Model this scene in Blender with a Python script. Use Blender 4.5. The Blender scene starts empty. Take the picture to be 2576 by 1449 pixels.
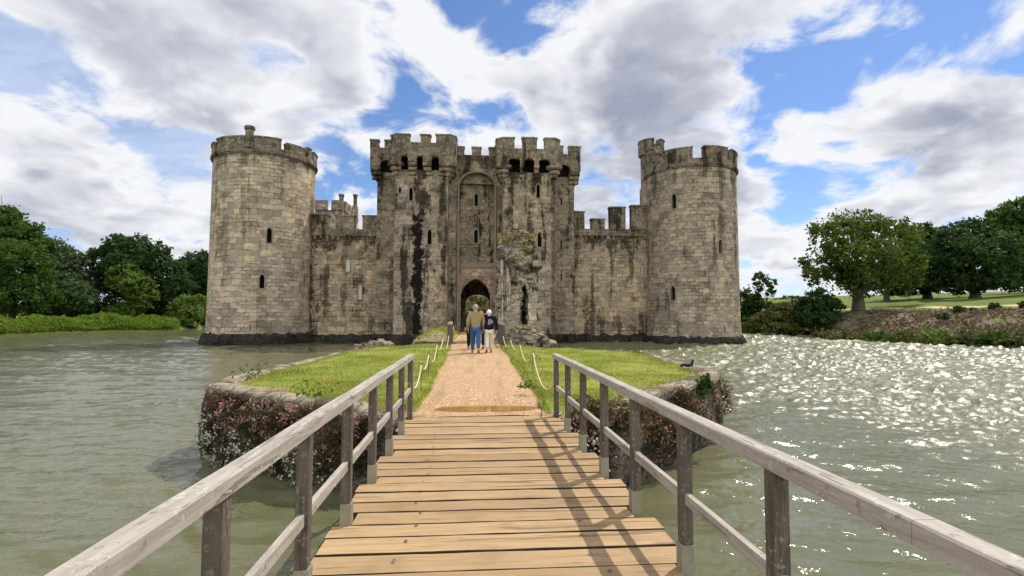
import bpy, bmesh, math, random
import numpy as np
from mathutils import Vector, Matrix, noise as mnoise
random.seed(7); np.random.seed(7)
R = math.radians
scene = bpy.context.scene
C = scene.collection

# ------------------------------------------------------------------ camera
F, CX, CY = 1300.0, 1288.0, 724.5          # photo measured at 2576 x 1449
EYE = 1.6
cam_d = bpy.data.cameras.new('camera'); cam = bpy.data.objects.new('camera', cam_d); C.objects.link(cam)
cam_d.sensor_width = 36; cam_d.lens = F / 2576 * 36; cam_d.clip_start = 0.05; cam_d.clip_end = 5000
PITCH, YAW, ROLL = R(3.1), R(-4.44), R(0.15)
CAMR = Matrix.Rotation(YAW, 3, 'Z') @ Matrix.Rotation(R(90) + PITCH, 3, 'X') @ Matrix.Rotation(ROLL, 3, 'Z')
cam.matrix_world = Matrix.Translation((0, 0, EYE)) @ CAMR.to_4x4()
scene.camera = cam
def ray(px, py):
    return (CAMR @ Vector(((px - CX) / F, -(py - CY) / F, -1))).normalized()
def P(px, py, Y):
    d = ray(px, py); t = Y / d.y
    return Vector((d.x * t, Y, EYE + d.z * t))
def G(px, py, z):
    d = ray(px, py); t = (z - EYE) / d.z
    return Vector((d.x * t, d.y * t, z))
def bear(px, py):
    d = ray(px, py); return math.atan2(d.x, d.y)
def PX(px, Y, py=700): return P(px, py, Y).x
def PZ(py, Y, px=1200): return P(px, py, Y).z

# ------------------------------------------------------------------ objects and tags
def tag(o, label=None, cat=None, group=None, kind=None):
    if label: o['label'] = label
    if cat: o['category'] = cat
    if group: o['group'] = group
    if kind: o['kind'] = kind
    return o
def empty(name, loc=(0, 0, 0), rz=0):
    o = bpy.data.objects.new(name, None); C.objects.link(o)
    o.empty_display_size = 0.2; o.location = loc; o.rotation_euler = (0, 0, rz); return o
def wmat(o):
    return (wmat(o.parent) @ o.matrix_parent_inverse if o.parent else Matrix.Identity(4)) @ o.matrix_basis
def link_mesh(name, me, mat=None, parent=None):
    o = bpy.data.objects.new(name, me); C.objects.link(o)
    if mat is not None and len(me.materials) == 0: me.materials.append(mat)
    if parent is not None:      # meshes are written in world coordinates; the empty stands at the thing's base
        o.parent = parent; o.matrix_parent_inverse = wmat(parent).inverted()
    return o

class MB:
    """collects faces (with uv in metres) and links them as one mesh object"""
    def __init__(s): s.v = []; s.f = []; s.uv = []; s.mi = []
    def vert(s, co): s.v.append(tuple(co)); return len(s.v) - 1
    def face(s, pts, uv=None, mi=0):
        i = [s.vert(p) for p in pts]; s.f.append(i); s.uv.append(uv); s.mi.append(mi)
    def box(s, x0, x1, y0, y1, z0, z1, mi=0, skip=''):
        a = [(x0,y0,z0),(x1,y0,z0),(x1,y1,z0),(x0,y1,z0),(x0,y0,z1),(x1,y0,z1),(x1,y1,z1),(x0,y1,z1)]
        for k, q in (('f',(0,1,5,4)),('r',(1,2,6,5)),('b',(2,3,7,6)),('l',(3,0,4,7)),('t',(4,5,6,7)),('d',(3,2,1,0))):
            if k not in skip: s.face([a[i] for i in q], mi=mi)
    def obox(s, c, ax, ay, az, hx, hy, hz, mi=0):
        c = Vector(c); a = []
        for sz in (-1, 1):
            for sx, sy in ((-1,-1),(1,-1),(1,1),(-1,1)):
                a.append(c + ax*hx*sx + ay*hy*sy + az*hz*sz)
        for q in ((0,1,5,4),(1,2,6,5),(2,3,7,6),(3,0,4,7),(4,5,6,7),(3,2,1,0)): s.face([a[i] for i in q], mi=mi)
    def bar(s, p, q, w, h, mi=0):
        p, q = Vector(p), Vector(q); d = (q - p); L = d.length; d.normalize()
        up = Vector((0,0,1)) if abs(d.z) < .95 else Vector((0,1,0))
        sd = d.cross(up).normalized(); u2 = sd.cross(d).normalized()
        s.obox((p+q)/2, sd, d, u2, w/2, L/2, h/2, mi)
    def tube(s, pts, rad, n=8, cap=True, mi=0):
        pts = [Vector(p) for p in pts]
        if not hasattr(rad, '__len__'): rad = [rad]*len(pts)
        rings = []; prev = None
        for i, p in enumerate(pts):
            d = (pts[min(i+1, len(pts)-1)] - pts[max(i-1, 0)]).normalized()
            a = prev if prev is not None else (Vector((1,0,0)) if abs(d.x) < .9 else Vector((0,1,0)))
            sd = (a - d*a.dot(d)).normalized(); prev = sd; u = d.cross(sd)
            rings.append([s.vert(p + (sd*math.cos(k*2*math.pi/n) + u*math.sin(k*2*math.pi/n))*rad[i]) for k in range(n)])
        for i in range(len(rings)-1):
            for k in range(n):
                s.f.append([rings[i][k], rings[i][(k+1)%n], rings[i+1][(k+1)%n], rings[i+1][k]]); s.uv.append(None); s.mi.append(mi)
        if cap:
            s.f.append(rings[0][::-1]); s.uv.append(None); s.mi.append(mi); s.f.append(rings[-1]); s.uv.append(None); s.mi.append(mi)
    def prism(s, poly, axis, a0, a1, mi=0):
        """poly: list of 2d; axis 'x': (y,z) , 'y': (x,z), 'z': (x,y)"""
        def m(p, a): return (a,p[0],p[1]) if axis=='x' else ((p[0],a,p[1]) if axis=='y' else (p[0],p[1],a))
        n = len(poly)
        for i in range(n):
            p, q = poly[i], poly[(i+1)%n]
            s.face([m(p,a0), m(q,a0), m(q,a1), m(p,a1)], mi=mi)
        s.face([m(p,a0) for p in poly[::-1]], mi=mi); s.face([m(p,a1) for p in poly], mi=mi)
    def arc(s, cx, cy, r0, r1, a0, a1, z0, z1, n=None, skip='', mi=0):
        """block of a ring: angles clockwise from -Y are converted by caller; plain math angles here"""
        n = n or max(1, int(abs(a1-a0)/0.09))
        def pt(r, a, z): return (cx+r*math.cos(a), cy+r*math.sin(a), z)
        for i in range(n):
            p, q = a0+(a1-a0)*i/n, a0+(a1-a0)*(i+1)/n
            s.face([pt(r1,p,z0),pt(r1,q,z0),pt(r1,q,z1),pt(r1,p,z1)], uv=[(r1*p,z0),(r1*q,z0),(r1*q,z1),(r1*p,z1)], mi=mi)
            s.face([pt(r0,q,z0),pt(r0,p,z0),pt(r0,p,z1),pt(r0,q,z1)], uv=[(r0*q,z0),(r0*p,z0),(r0*p,z1),(r0*q,z1)], mi=mi)
            if 't' not in skip: s.face([pt(r0,p,z1),pt(r1,p,z1),pt(r1,q,z1),pt(r0,q,z1)], mi=mi)
            if 'd' not in skip: s.face([pt(r0,q,z0),pt(r1,q,z0),pt(r1,p,z0),pt(r0,p,z0)], mi=mi)
        if abs(a1-a0) < 6.2:
            s.face([pt(r0,a0,z0),pt(r1,a0,z0),pt(r1,a0,z1),pt(r0,a0,z1)], mi=mi)
            s.face([pt(r1,a1,z0),pt(r0,a1,z0),pt(r0,a1,z1),pt(r1,a1,z1)], mi=mi)
    def jitter(s, amt, scale=1.3, seed=0.0):
        out = []
        for v in s.v:
            p = Vector(v)*scale + Vector((seed,seed*2,seed*3))
            d = mnoise.noise_vector(p)
            out.append((v[0]+d.x*amt, v[1]+d.y*amt, v[2]+d.z*amt*.7))
        s.v = out
    def build(s, name, mats, parent=None, smooth=False, weld=False, bevel=0):
        me = bpy.data.meshes.new(name)
        me.from_pydata(s.v, [], s.f)
        ul = me.uv_layers.new(name='UVMap')
        uvs = []
        for p, uv in zip(me.polygons, s.uv):
            if uv is not None: uvs += [c for t in uv for c in t]; continue
            n = p.normal
            if abs(n.z) > .75:
                for vi in p.vertices: co = s.v[vi]; uvs += [co[0], co[1]]
            else:
                t = Vector((-n.y, n.x, 0)).normalized()
                for vi in p.vertices: co = s.v[vi]; uvs += [co[0]*t.x+co[1]*t.y, co[2]]
        ul.data.foreach_set('uv', uvs)
        if not isinstance(mats, (list, tuple)): mats = [mats]
        for m in mats: me.materials.append(m)
        me.polygons.foreach_set('material_index', s.mi)
        if weld or bevel:
            bm = bmesh.new(); bm.from_mesh(me); bmesh.ops.remove_doubles(bm, verts=bm.verts, dist=.0004)
            if bevel:
                es = [e for e in bm.edges if len(e.link_faces)==2 and e.calc_face_angle(0) > .6]
                bmesh.ops.bevel(bm, geom=es, offset=bevel, segments=2, affect='EDGES', profile=.6)
            bm.to_mesh(me); bm.free()
        if smooth: me.polygons.foreach_set('use_smooth', [True]*len(me.polygons))
        me.update()
        return link_mesh(name, me, None, parent)

def np_mesh(name, V, Fa, mat, parent=None, attrs=None, smooth=False):
    """V (n,3), Fa (m,k) all k-gons"""
    V = np.asarray(V, dtype=np.float32); Fa = np.asarray(Fa, dtype=np.int32)
    m, k = Fa.shape
    me = bpy.data.meshes.new(name)
    me.vertices.add(len(V)); me.vertices.foreach_set('co', V.ravel())
    me.loops.add(m*k); me.loops.foreach_set('vertex_index', Fa.ravel())
    me.polygons.add(m); me.polygons.foreach_set('loop_start', np.arange(0, m*k, k, dtype=np.int32))
    me.polygons.foreach_set('loop_total', np.full(m, k, dtype=np.int32))
    me.update(calc_edges=True)
    if attrs:
        for nm, arr in attrs.items():
            a = me.attributes.new(nm, 'FLOAT', 'POINT'); a.data.foreach_set('value', np.asarray(arr, dtype=np.float32))
    if smooth: me.polygons.foreach_set('use_smooth', [True]*m)
    me.materials.append(mat)
    return link_mesh(name, me, None, parent)

def copy_tree(o, parent=None):
    c = o.copy(); C.objects.link(c); c.parent = parent
    for ch in [x for x in C.objects if x.parent == o]: copy_tree(ch, c)
    return c

# ------------------------------------------------------------------ node helpers
class NT:
    def __init__(s, nt): s.nt = nt
    def n(s, typ, ins=None, **kw):
        nd = s.nt.nodes.new(typ)
        for k, v in kw.items(): setattr(nd, k, v)
        for k, v in (ins or {}).items():
            sock = nd.inputs[k]
            if hasattr(v, 'is_output') or isinstance(v, bpy.types.NodeSocket): s.nt.links.new(v, sock)
            else: sock.default_value = v
        return nd
    def math(s, op, a, b=None, c=None, clamp=False):
        nd = s.nt.nodes.new('ShaderNodeMath'); nd.operation = op; nd.use_clamp = clamp
        for i, v in enumerate((a, b, c)):
            if v is None: continue
            if isinstance(v, bpy.types.NodeSocket): s.nt.links.new(v, nd.inputs[i])
            else: nd.inputs[i].default_value = v
        return nd.outputs[0]
    def vm(s, op, a, b=None, out=0, scale=None):
        nd = s.nt.nodes.new('ShaderNodeVectorMath'); nd.operation = op
        for i, v in enumerate((a, b)):
            if v is None: continue
            if isinstance(v, bpy.types.NodeSocket): s.nt.links.new(v, nd.inputs[i])
            else: nd.inputs[i].default_value = v
        if scale is not None:
            if isinstance(scale, bpy.types.NodeSocket): s.nt.links.new(scale, nd.inputs['Scale'])
            else: nd.inputs['Scale'].default_value = scale
        return nd.outputs[out]
    def noise(s, vec, scale, detail=4, rough=.55, dist=0.0, out='Fac'):
        nd = s.n('ShaderNodeTexNoise', {'Scale': scale, 'Detail': detail, 'Roughness': rough, 'Distortion': dist})
        if vec is not None: s.nt.links.new(vec, nd.inputs['Vector'])
        return nd.outputs[out]
    def vor(s, vec, scale, feature='F1', out='Distance', rnd=1.0):
        nd = s.n('ShaderNodeTexVoronoi', {'Scale': scale, 'Randomness': rnd}, feature=feature)
        if vec is not None: s.nt.links.new(vec, nd.inputs['Vector'])
        return nd.outputs[out]
    def ramp(s, fac, stops, interp='LINEAR', out=0):
        nd = s.nt.nodes.new('ShaderNodeValToRGB'); nd.color_ramp.interpolation = interp
        el = nd.color_ramp.elements
        while len(el) < len(stops): el.new(.5)
        for e, (p, c) in zip(el, stops):
            e.position = p; e.color = (c, c, c, 1) if not hasattr(c, '__len__') else (*c[:3], 1)
        s.nt.links.new(fac, nd.inputs[0]); return nd.outputs[out]
    def mapr(s, v, a, b, c=0.0, d=1.0, smooth=True):
        nd = s.nt.nodes.new('ShaderNodeMapRange'); nd.clamp = True
        nd.interpolation_type = 'SMOOTHSTEP' if smooth else 'LINEAR'
        s.nt.links.new(v, nd.inputs[0])
        for i, x in enumerate((a, b, c, d)): nd.inputs[1+i].default_value = x
        return nd.outputs[0]
    def mix(s, fac, a, b, blend='MIX'):
        nd = s.nt.nodes.new('ShaderNodeMix'); nd.data_type = 'RGBA'; nd.blend_type = blend; nd.clamp_factor = True
        for sock, v in ((nd.inputs[0], fac), (nd.inputs[6], a), (nd.inputs[7], b)):
            if isinstance(v, bpy.types.NodeSocket): s.nt.links.new(v, sock)
            elif hasattr(v, '__len__'): sock.default_value = (*v[:3], 1)
            else: sock.default_value = v
        return nd.outputs[2]
    def mapping(s, vec, scale=(1,1,1), loc=(0,0,0), rot=(0,0,0)):
        nd = s.n('ShaderNodeMapping', {'Scale': scale, 'Location': loc, 'Rotation': rot}); s.nt.links.new(vec, nd.inputs['Vector'])
        return nd.outputs[0]
def new_mat(name):
    m = bpy.data.materials.new(name); m.use_nodes = True; m.node_tree.nodes.clear()
    t = NT(m.node_tree); out = t.n('ShaderNodeOutputMaterial')
    return m, t, out
def finish(t, out, color, rough=.9, bump=None, bstr=.5, bdist=.02, spec=.3, extra=None):
    ins = {'Roughness': rough, 'Specular IOR Level': spec}
    b = t.n('ShaderNodeBsdfPrincipled', ins)
    if isinstance(color, bpy.types.NodeSocket): t.nt.links.new(color, b.inputs['Base Color'])
    else: b.inputs['Base Color'].default_value = (*color, 1)
    if bump is not None:
        bn = t.n('ShaderNodeBump', {'Strength': bstr, 'Distance': bdist, 'Height': bump}); t.nt.links.new(bn.outputs[0], b.inputs['Normal'])
    for k, v in (extra or {}).items():
        if isinstance(v, bpy.types.NodeSocket): t.nt.links.new(v, b.inputs[k])
        else: b.inputs[k].default_value = v
    t.nt.links.new(b.outputs[0], out.inputs[0]); return b
def plain(name, col, rough=.8, var=.25, scale=6, spec=.3):
    m, t, out = new_mat(name)
    pos = t.n('ShaderNodeTexCoord').outputs['Object']
    n = t.noise(pos, scale, 5)
    c = t.mix(n, tuple(x*(1-var) for x in col), tuple(x*(1+var) for x in col))
    finish(t, out, c, rough, n, .3, .01, spec); return m

# ------------------------------------------------------------------ materials
def stone_mat(name, base, tone=(.012,.0105,.009), light=(.52,.48,.41), course=.36, width=.72, dark=.55, streaks=(), stain_top=None, mortar=(.40,.36,.29), lich=.35, wet=None, mott=1.0):
    m, t, out = new_mat(name)
    tc = t.n('ShaderNodeTexCoord'); uv = tc.outputs['UV']; pos = t.n('ShaderNodeNewGeometry').outputs['Position']
    sep = t.n('ShaderNodeSeparateXYZ'); t.nt.links.new(pos, sep.inputs[0])
    wob = t.noise(pos, .9, 3, out='Color'); wob2 = t.noise(pos, 3.5, 3, out='Color')
    uvw = t.vm('ADD', uv, t.vm('SCALE', t.vm('SUBTRACT', wob, (.5,.5,.5)), scale=.34))
    uvw = t.vm('ADD', uvw, t.vm('SCALE', t.vm('SUBTRACT', wob2, (.5,.5,.5)), scale=.13))
    br = t.n('ShaderNodeTexBrick', {'Scale': 1.0, 'Color1': (.62,.62,.64,1), 'Color2': (1.34,1.33,1.30,1), 'Mortar': (1,1,1,1),
             'Mortar Size': .026, 'Mortar Smooth': .35, 'Bias': 0.0, 'Brick Width': width*.85, 'Row Height': course*.9}, offset=.47)
    t.nt.links.new(uvw, br.inputs['Vector'])
    br2 = t.n('ShaderNodeTexBrick', {'Scale': 1.0, 'Color1': (.58,.58,.60,1), 'Color2': (1.38,1.36,1.32,1), 'Mortar': (1,1,1,1),
             'Mortar Size': .03, 'Mortar Smooth': .35, 'Bias': 0.0, 'Brick Width': width*1.25, 'Row Height': course*1.42}, offset=.38)
    t.nt.links.new(t.vm('ADD', uvw, (.31,.17,0)), br2.inputs['Vector'])
    zone = t.mapr(t.noise(pos, .33, 3, .5), .49, .51)
    bcol = t.mix(zone, br.outputs['Color'], br2.outputs['Color']); bfac = t.mix(zone, br.outputs['Fac'], br2.outputs['Fac'])
    big = t.noise(pos, .16, 5, .6); mid = t.noise(pos, .75, 8, .66); fine = t.noise(pos, 3.4, 7, .72); grit = t.noise(pos, 11.0, 4, .7)
    # ground tone: warm buff drifting to cool grey and brown
    c = t.mix(t.mapr(t.noise(pos, .28, 7, .64), .42, .58), base, (base[0]*.80, base[1]*.82, base[2]*.88))
    c = t.mix(t.mapr(t.noise(pos, .9, 6, .62), .53, .62, 0, .55), c, (base[0]*1.14, base[1]*1.04, base[2]*.88))
    c = t.mix(t.mapr(mid, .51, .58, 0, .62*mott), c, (base[0]*.48, base[1]*.44, base[2]*.42))
    c = t.mix(.85, c, t.mix(1.0, c, bcol, 'MULTIPLY'))
    mo = t.mix(t.mapr(mid, .45, .55), mortar, tuple(x*.18 for x in mortar))
    c = t.mix(t.math('MULTIPLY', bfac, .62 if mott >= 1 else .8), c, mo)
    c = t.mix(t.math('MULTIPLY', t.mapr(fine, .535, .63), lich), c, light)
    c = t.mix(t.mapr(fine, .47, .36, 0, .85*mott), c, tuple(x*.32 for x in base))
    c = t.mix(t.mapr(grit, .46, .35, 0, .65*mott), c, tuple(x*.25 for x in base))
    # black weathering: patches and rain runs (noise stretched along z), broken up stone by stone
    st = t.noise(t.mapping(pos, (.9, .9, .10)), 1.0, 7, .62)
    brk = t.math('MULTIPLY', t.math('SUBTRACT', t.math('ADD', t.math('MULTIPLY', fine, .6), t.math('MULTIPLY', mid, .6)), .6), 2.2)
    def brush(v): return t.mapr(t.math('ADD', v, brk), .34, .62)
    w_ = t.math('ADD', t.math('MULTIPLY', t.mapr(st, .46, .66), .55), t.math('MULTIPLY', t.mapr(big, .42, .62), .25))
    dk = t.math('MULTIPLY', brush(w_), dark)
    for (z0, z1, amt) in (stain_top or ()):      # crust under the parapet, running down raggedly
        h = t.math('ADD', sep.outputs[2], t.math('MULTIPLY', t.math('SUBTRACT', st, .5), 9.0))
        dk = t.math('MAXIMUM', dk, t.math('MULTIPLY', brush(t.mapr(h, z0, z1, 0, .62)), amt))
    for (x, w, za, zb, amt) in streaks:   # black water runs with a place of their own
        ed = t.math('MULTIPLY', t.math('SUBTRACT', t.noise(t.mapping(pos, (1,1,.5)), 1.3, 6, .68), .5), 2.6*w)
        dx = t.math('ABSOLUTE', t.math('ADD', t.math('SUBTRACT', sep.outputs[0], x), ed))
        mk = t.math('MULTIPLY', t.mapr(dx, w*1.35, w*.25), t.math('MULTIPLY', t.mapr(sep.outputs[2], zb+1, zb-3.5), t.mapr(sep.outputs[2], za-1, za)))
        dk = t.math('MAXIMUM', dk, t.math('MULTIPLY', t.mapr(t.math('MULTIPLY_ADD', brk, 2.3, mk), .45, .68), amt))
    c = t.mix(dk, c, tone)
    if wet is not None: c = t.mix(t.mapr(fine, .3, .7, wet, wet*.86), c, (.012,.011,.009))
    hgt = t.math('ADD', t.math('MULTIPLY', bfac, -.55), t.math('ADD', t.math('MULTIPLY', fine, .9), t.math('MULTIPLY', mid, 1.0)))
    finish(t, out, c, .95, hgt, 1.0, .09, .1); return m

def wood_mat(name, c0, c1, grain=(26,1.6,26), dark=(.05,.045,.04), rough=.75, lichen=0, plank=False):
    m, t, out = new_mat(name)
    pos = t.n('ShaderNodeNewGeometry').outputs['Position']
    if plank:
        rnd = t.n('ShaderNodeNewGeometry').outputs['Random Per Island']
        off = t.n('ShaderNodeCombineXYZ', {'X': t.math('MULTIPLY', rnd, 37), 'Y': t.math('MULTIPLY', rnd, 91), 'Z': t.math('MULTIPLY', rnd, 13)}).outputs[0]
        p2 = t.vm('ADD', pos, off)
    else: p2 = pos
    g = t.mapping(p2, grain)
    n = t.noise(g, 1.0, 6, .65, .6); n2 = t.noise(p2, 3.2, 5, .6); n3 = t.noise(t.mapping(p2, tuple(x*.35 for x in grain)), 1.0, 3, .5, 2.0)
    col = t.mix(t.mapr(n, .25, .75), c0, c1)
    col = t.mix(t.mapr(n2, .45, .75, 0, .45), col, tuple(x*.72 for x in c0))
    crack = t.mapr(n3, .395, .365)
    if plank:
        col = t.mix(t.mapr(rnd, 0, 1, 0, .6), col, tuple(x*.74 for x in c0))
    col = t.mix(t.math('MULTIPLY', crack, .55), col, dark)
    # knots and nail stains
    k = t.vor(t.mapping(p2, (1.0,1.0,1.0)), 2.1, out='Distance')
    col = t.mix(t.mapr(k, .045, .02, 0, .5), col, dark)
    if lichen:
        l1 = t.noise(pos, 34, 4, .7); l2 = t.noise(pos, 2.2, 4, .6)
        col = t.mix(t.math('MULTIPLY', t.mapr(l1, .57, .63), t.mapr(l2, .42, .58, .15, lichen)), col, (.52,.50,.43))
        col = t.mix(t.math('MULTIPLY', t.mapr(t.noise(pos, 19, 4, .7), .41, .34), lichen*.8), col, dark)
    h = t.math('SUBTRACT', n, t.math('MULTIPLY', crack, 1.2))
    finish(t, out, col, rough, h, .5, .006, .25); return m

def leaf_mat(name, c0, c1, trans=.35, tip=None, patch=None):
    m, t, out = new_mat(name)
    geo = t.n('ShaderNodeNewGeometry'); rnd = geo.outputs['Random Per Island']
    big = t.noise(geo.outputs['Position'], .45, 3)
    col = t.mix(rnd, c0, c1)
    col = t.mix(t.mapr(big, .35, .65, 0, .55), col, tuple(x*.62 for x in c0))
    if patch is not None:
        pn = t.noise(geo.outputs['Position'], 1.1, 6, .68); col = t.mix(t.mapr(pn, .50, .62, 0, .75), col, patch[0]); col = t.mix(t.mapr(pn, .47, .36, 0, .6), col, patch[1])
    if tip is not None: col = t.mix(t.mapr(rnd, .86, .9), col, tip)
    d = t.n('ShaderNodeBsdfPrincipled', {'Roughness': .6, 'Specular IOR Level': .12}); t.nt.links.new(col, d.inputs['Base Color'])
    tr = t.n('ShaderNodeBsdfTranslucent'); t.nt.links.new(t.mix(.5, col, (c1[0]*1.5, c1[1]*1.5, c1[2]*.6)), tr.inputs[0])
    mx = t.n('ShaderNodeMixShader', {0: trans}); t.nt.links.new(d.outputs[0], mx.inputs[1]); t.nt.links.new(tr.outputs[0], mx.inputs[2])
    t.nt.links.new(mx.outputs[0], out.inputs[0]); return m
# ------------------------------------------------------------------ light, sky, render
SUN_DIR = Vector((.505, .42, .97)).normalized()
SUN_EL = math.asin(SUN_DIR.z); SUN_AZ = math.atan2(SUN_DIR.x, SUN_DIR.y)
sd = bpy.data.lights.new('sun', 'SUN'); so = bpy.data.objects.new('sun', sd); C.objects.link(so)
sd.energy = 3.6; sd.angle = R(.5); sd.color = (1, .94, .84)
so.rotation_euler = SUN_DIR.to_track_quat('Z', 'Y').to_euler(); so.location = (60, 50, 120)
scene.view_settings.view_transform = 'Standard'; scene.view_settings.look = 'None'
scene.view_settings.exposure = 0.28; scene.view_settings.gamma = 1; scene.view_settings.use_curve_mapping = False
scene.cycles.use_denoising = True
try: scene.cycles.denoiser = 'OPENIMAGEDENOISE'
except Exception: pass
scene.cycles.max_bounces = 6; scene.cycles.diffuse_bounces = 3; scene.cycles.glossy_bounces = 3; scene.cycles.transmission_bounces = 4
scene.cycles.sample_clamp_indirect = 6; scene.cycles.caustics_reflective = False; scene.cycles.caustics_refractive = False

W = bpy.data.worlds.new('World'); scene.world = W; W.use_nodes = True; W.node_tree.nodes.clear()
t = NT(W.node_tree); wout = t.n('ShaderNodeOutputWorld')
SKY_K = .115
sky = t.n('ShaderNodeTexSky', sky_type='NISHITA', sun_disc=False)
sky.sun_elevation = SUN_EL; sky.sun_rotation = SUN_AZ; sky.air_density = 1.0; sky.dust_density = .3; sky.ozone_density = 2.5
D = t.vm('NORMALIZE', t.n('ShaderNodeTexCoord').outputs['Generated'])
sp = t.n('ShaderNodeSeparateXYZ'); t.nt.links.new(D, sp.inputs[0]); dz = sp.outputs[2]
dzc = t.math('MAXIMUM', dz, 0.0)
inv = t.math('DIVIDE', 1.0, t.math('ADD', dzc, .42))
Q = t.vm('SCALE', t.vm('MULTIPLY', D, (1, 1, 1.75)), scale=inv)
wn = t.noise(Q, 2.2, 5, .6, out='Color')
Dw = t.vm('NORMALIZE', t.vm('ADD', D, t.vm('SCALE', t.vm('SUBTRACT', wn, (.5,.5,.5)), scale=.24)))
Qw = t.vm('ADD', Q, t.vm('SCALE', t.vm('SUBTRACT', t.noise(Q, 5, 3, .5, out='Color'), (.5,.5,.5)), scale=.06))
cover_spots = []
def spots(vec, lst):
    tot = None
    for (px, py, rpx, amp) in lst:
        if lst is cover_spots: amp *= .72 if amp > 0 else .84
        d = ray(px, py); k = 1.0 / (1 - math.cos(math.atan(rpx / F)))
        e = t.math('POWER', 2.71828, t.math('MULTIPLY', t.math('SUBTRACT', t.vm('DOT_PRODUCT', vec, tuple(d), out=1), 1.0), k))
        tot = t.math('MULTIPLY_ADD', e, amp, tot if tot is not None else 0.0)
    return tot
# where the photograph shows open blue (negative) and heavy cloud (positive)
cover_spots = [(120,185,110,-.22),(330,245,80,-.13),(20,110,100,-.12),(690,130,80,-.06),(800,330,60,-.08),
    (1020,30,100,-.34),(1230,30,140,-.40),(1430,40,100,-.34),(1290,150,45,-.25),(1160,110,45,-.18),(1150,230,50,-.14),
    (1960,190,90,-.20),(2110,195,90,-.19),(2260,150,70,-.16),(2040,265,65,-.18),(1880,115,50,-.14),(2140,300,50,-.16),(2360,40,60,-.14),(2200,90,50,-.12),
    (1930,400,60,-.30),(2020,450,80,-.34),(2180,440,60,-.2),(2330,420,50,-.16),(1890,340,50,-.14),(2050,520,40,-.16),
    (500,345,60,-.22),(850,425,70,-.28),(1490,450,60,-.22),(930,270,45,-.18),(360,290,55,-.24),(830,370,45,-.2),
    (470,230,170,.26),(200,330,160,.24),(860,70,150,.28),(760,210,150,.20),(1500,230,230,.32),(1700,330,200,.26),(1350,170,110,.20),(1560,110,90,.16),(1850,260,90,.16),
    (1700,20,150,.24),(2450,230,150,.30),(2250,340,110,.18),(250,480,300,.18),(150,640,300,.12),(2350,560,240,.16),(1960,600,160,.12),(2500,60,80,.15),(1960,40,90,.10)]
def density(q, d, det):
    f = t.math('ADD', t.math('MULTIPLY', t.noise(q, 2.3, 3, .5, .2), .42), t.math('MULTIPLY', t.noise(q, 4.6, det, .62, .35), .58))
    v = t.vor(t.vm('ADD', q, t.vm('SCALE', t.noise(q, 6, 3, .6, out='Color'), scale=.12)), 8.5, 'F1')
    x = t.math('MULTIPLY_ADD', t.math('SUBTRACT', f, .5), 2.7, .525)
    x = t.math('ADD', x, t.math('MULTIPLY_ADD', v, -.34, .12))
    return t.math('ADD', x, spots(d, cover_spots)), v
den, vo = density(Qw, Dw, 10)
cov = t.mapr(den, .27, .56)
# shade: how much cloud stands above each point (towards the high sun)
def lifted(k):
    up = (SUN_DIR.x*.35*k, SUN_DIR.y*.2*k, k)
    d2 = t.vm('NORMALIZE', t.vm('ADD', Dw, up)); q2 = t.vm('ADD', Qw, tuple(u*1.7 for u in up))
    return t.mapr(density(q2, d2, 3)[0], .34, .86)
occ = t.math('ADD', t.math('MULTIPLY', lifted(.05), .42), t.math('MULTIPLY', lifted(.13), .52))
grey = spots(Dw, [(1400,285,160,.22),(1600,270,110,.16),(2480,190,130,.22),(300,380,120,.10),(200,560,200,.06),(1700,450,160,.06),(880,90,80,.10)])
lit = t.math('SUBTRACT', t.math('SUBTRACT', 1.12, occ), grey)
lit = t.math('ADD', lit, t.math('MULTIPLY', t.math('SUBTRACT', t.noise(Qw, 7, 6, .6), .5), .75))
lit = t.math('ADD', lit, t.math('MULTIPLY_ADD', vo, -.35, .10))
lit = t.math('ADD', lit, t.mapr(den, .62, .42, 0, .35))
litc = t.mapr(lit, -.22, .86, smooth=False)
back = t.mapr(sp.outputs[1], .1, -.6)            # unseen clouds facing the sun, boosted to fill the shaded castle front
ccol = t.mix(litc, (.37,.40,.51), (.95,.965,1.0))
ccol = t.mix(t.math('MULTIPLY', back, 1.0), ccol, (2.8,2.75,2.65))
veil = t.math('MULTIPLY', t.mapr(spots(D, [(250,60,300,1.0),(600,80,200,.7),(450,200,260,.6),(100,250,200,.5)]), .1, 1), t.mapr(t.noise(t.mapping(Q, (1.2,4,3)), 3, 6, .6), .25, .7, .45, .95))
hz = t.mapr(dz, .16, -.02)
def lin(c, k): return tuple(x*k/SKY_K for x in c)
skyc = t.mix(1.0, sky.outputs[0], (.68,.79,.97), 'MULTIPLY')
skyc = t.mix(t.math('MULTIPLY', veil, .75), skyc, lin((.60,.68,.86), .95))
skyc = t.mix(t.math('MULTIPLY', hz, .75), skyc, lin((.62,.70,.86), 1.0))
cl = t.vm('SCALE', ccol, scale=.80/SKY_K)
fin = t.mix(cov, skyc, cl)
bg = t.n('ShaderNodeBackground', {'Strength': SKY_K}); t.nt.links.new(fin, bg.inputs[0]); t.nt.links.new(bg.outputs[0], wout.inputs[0])
W.cycles.sampling_method = 'MANUAL'; W.cycles.sample_map_resolution = 1024

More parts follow.
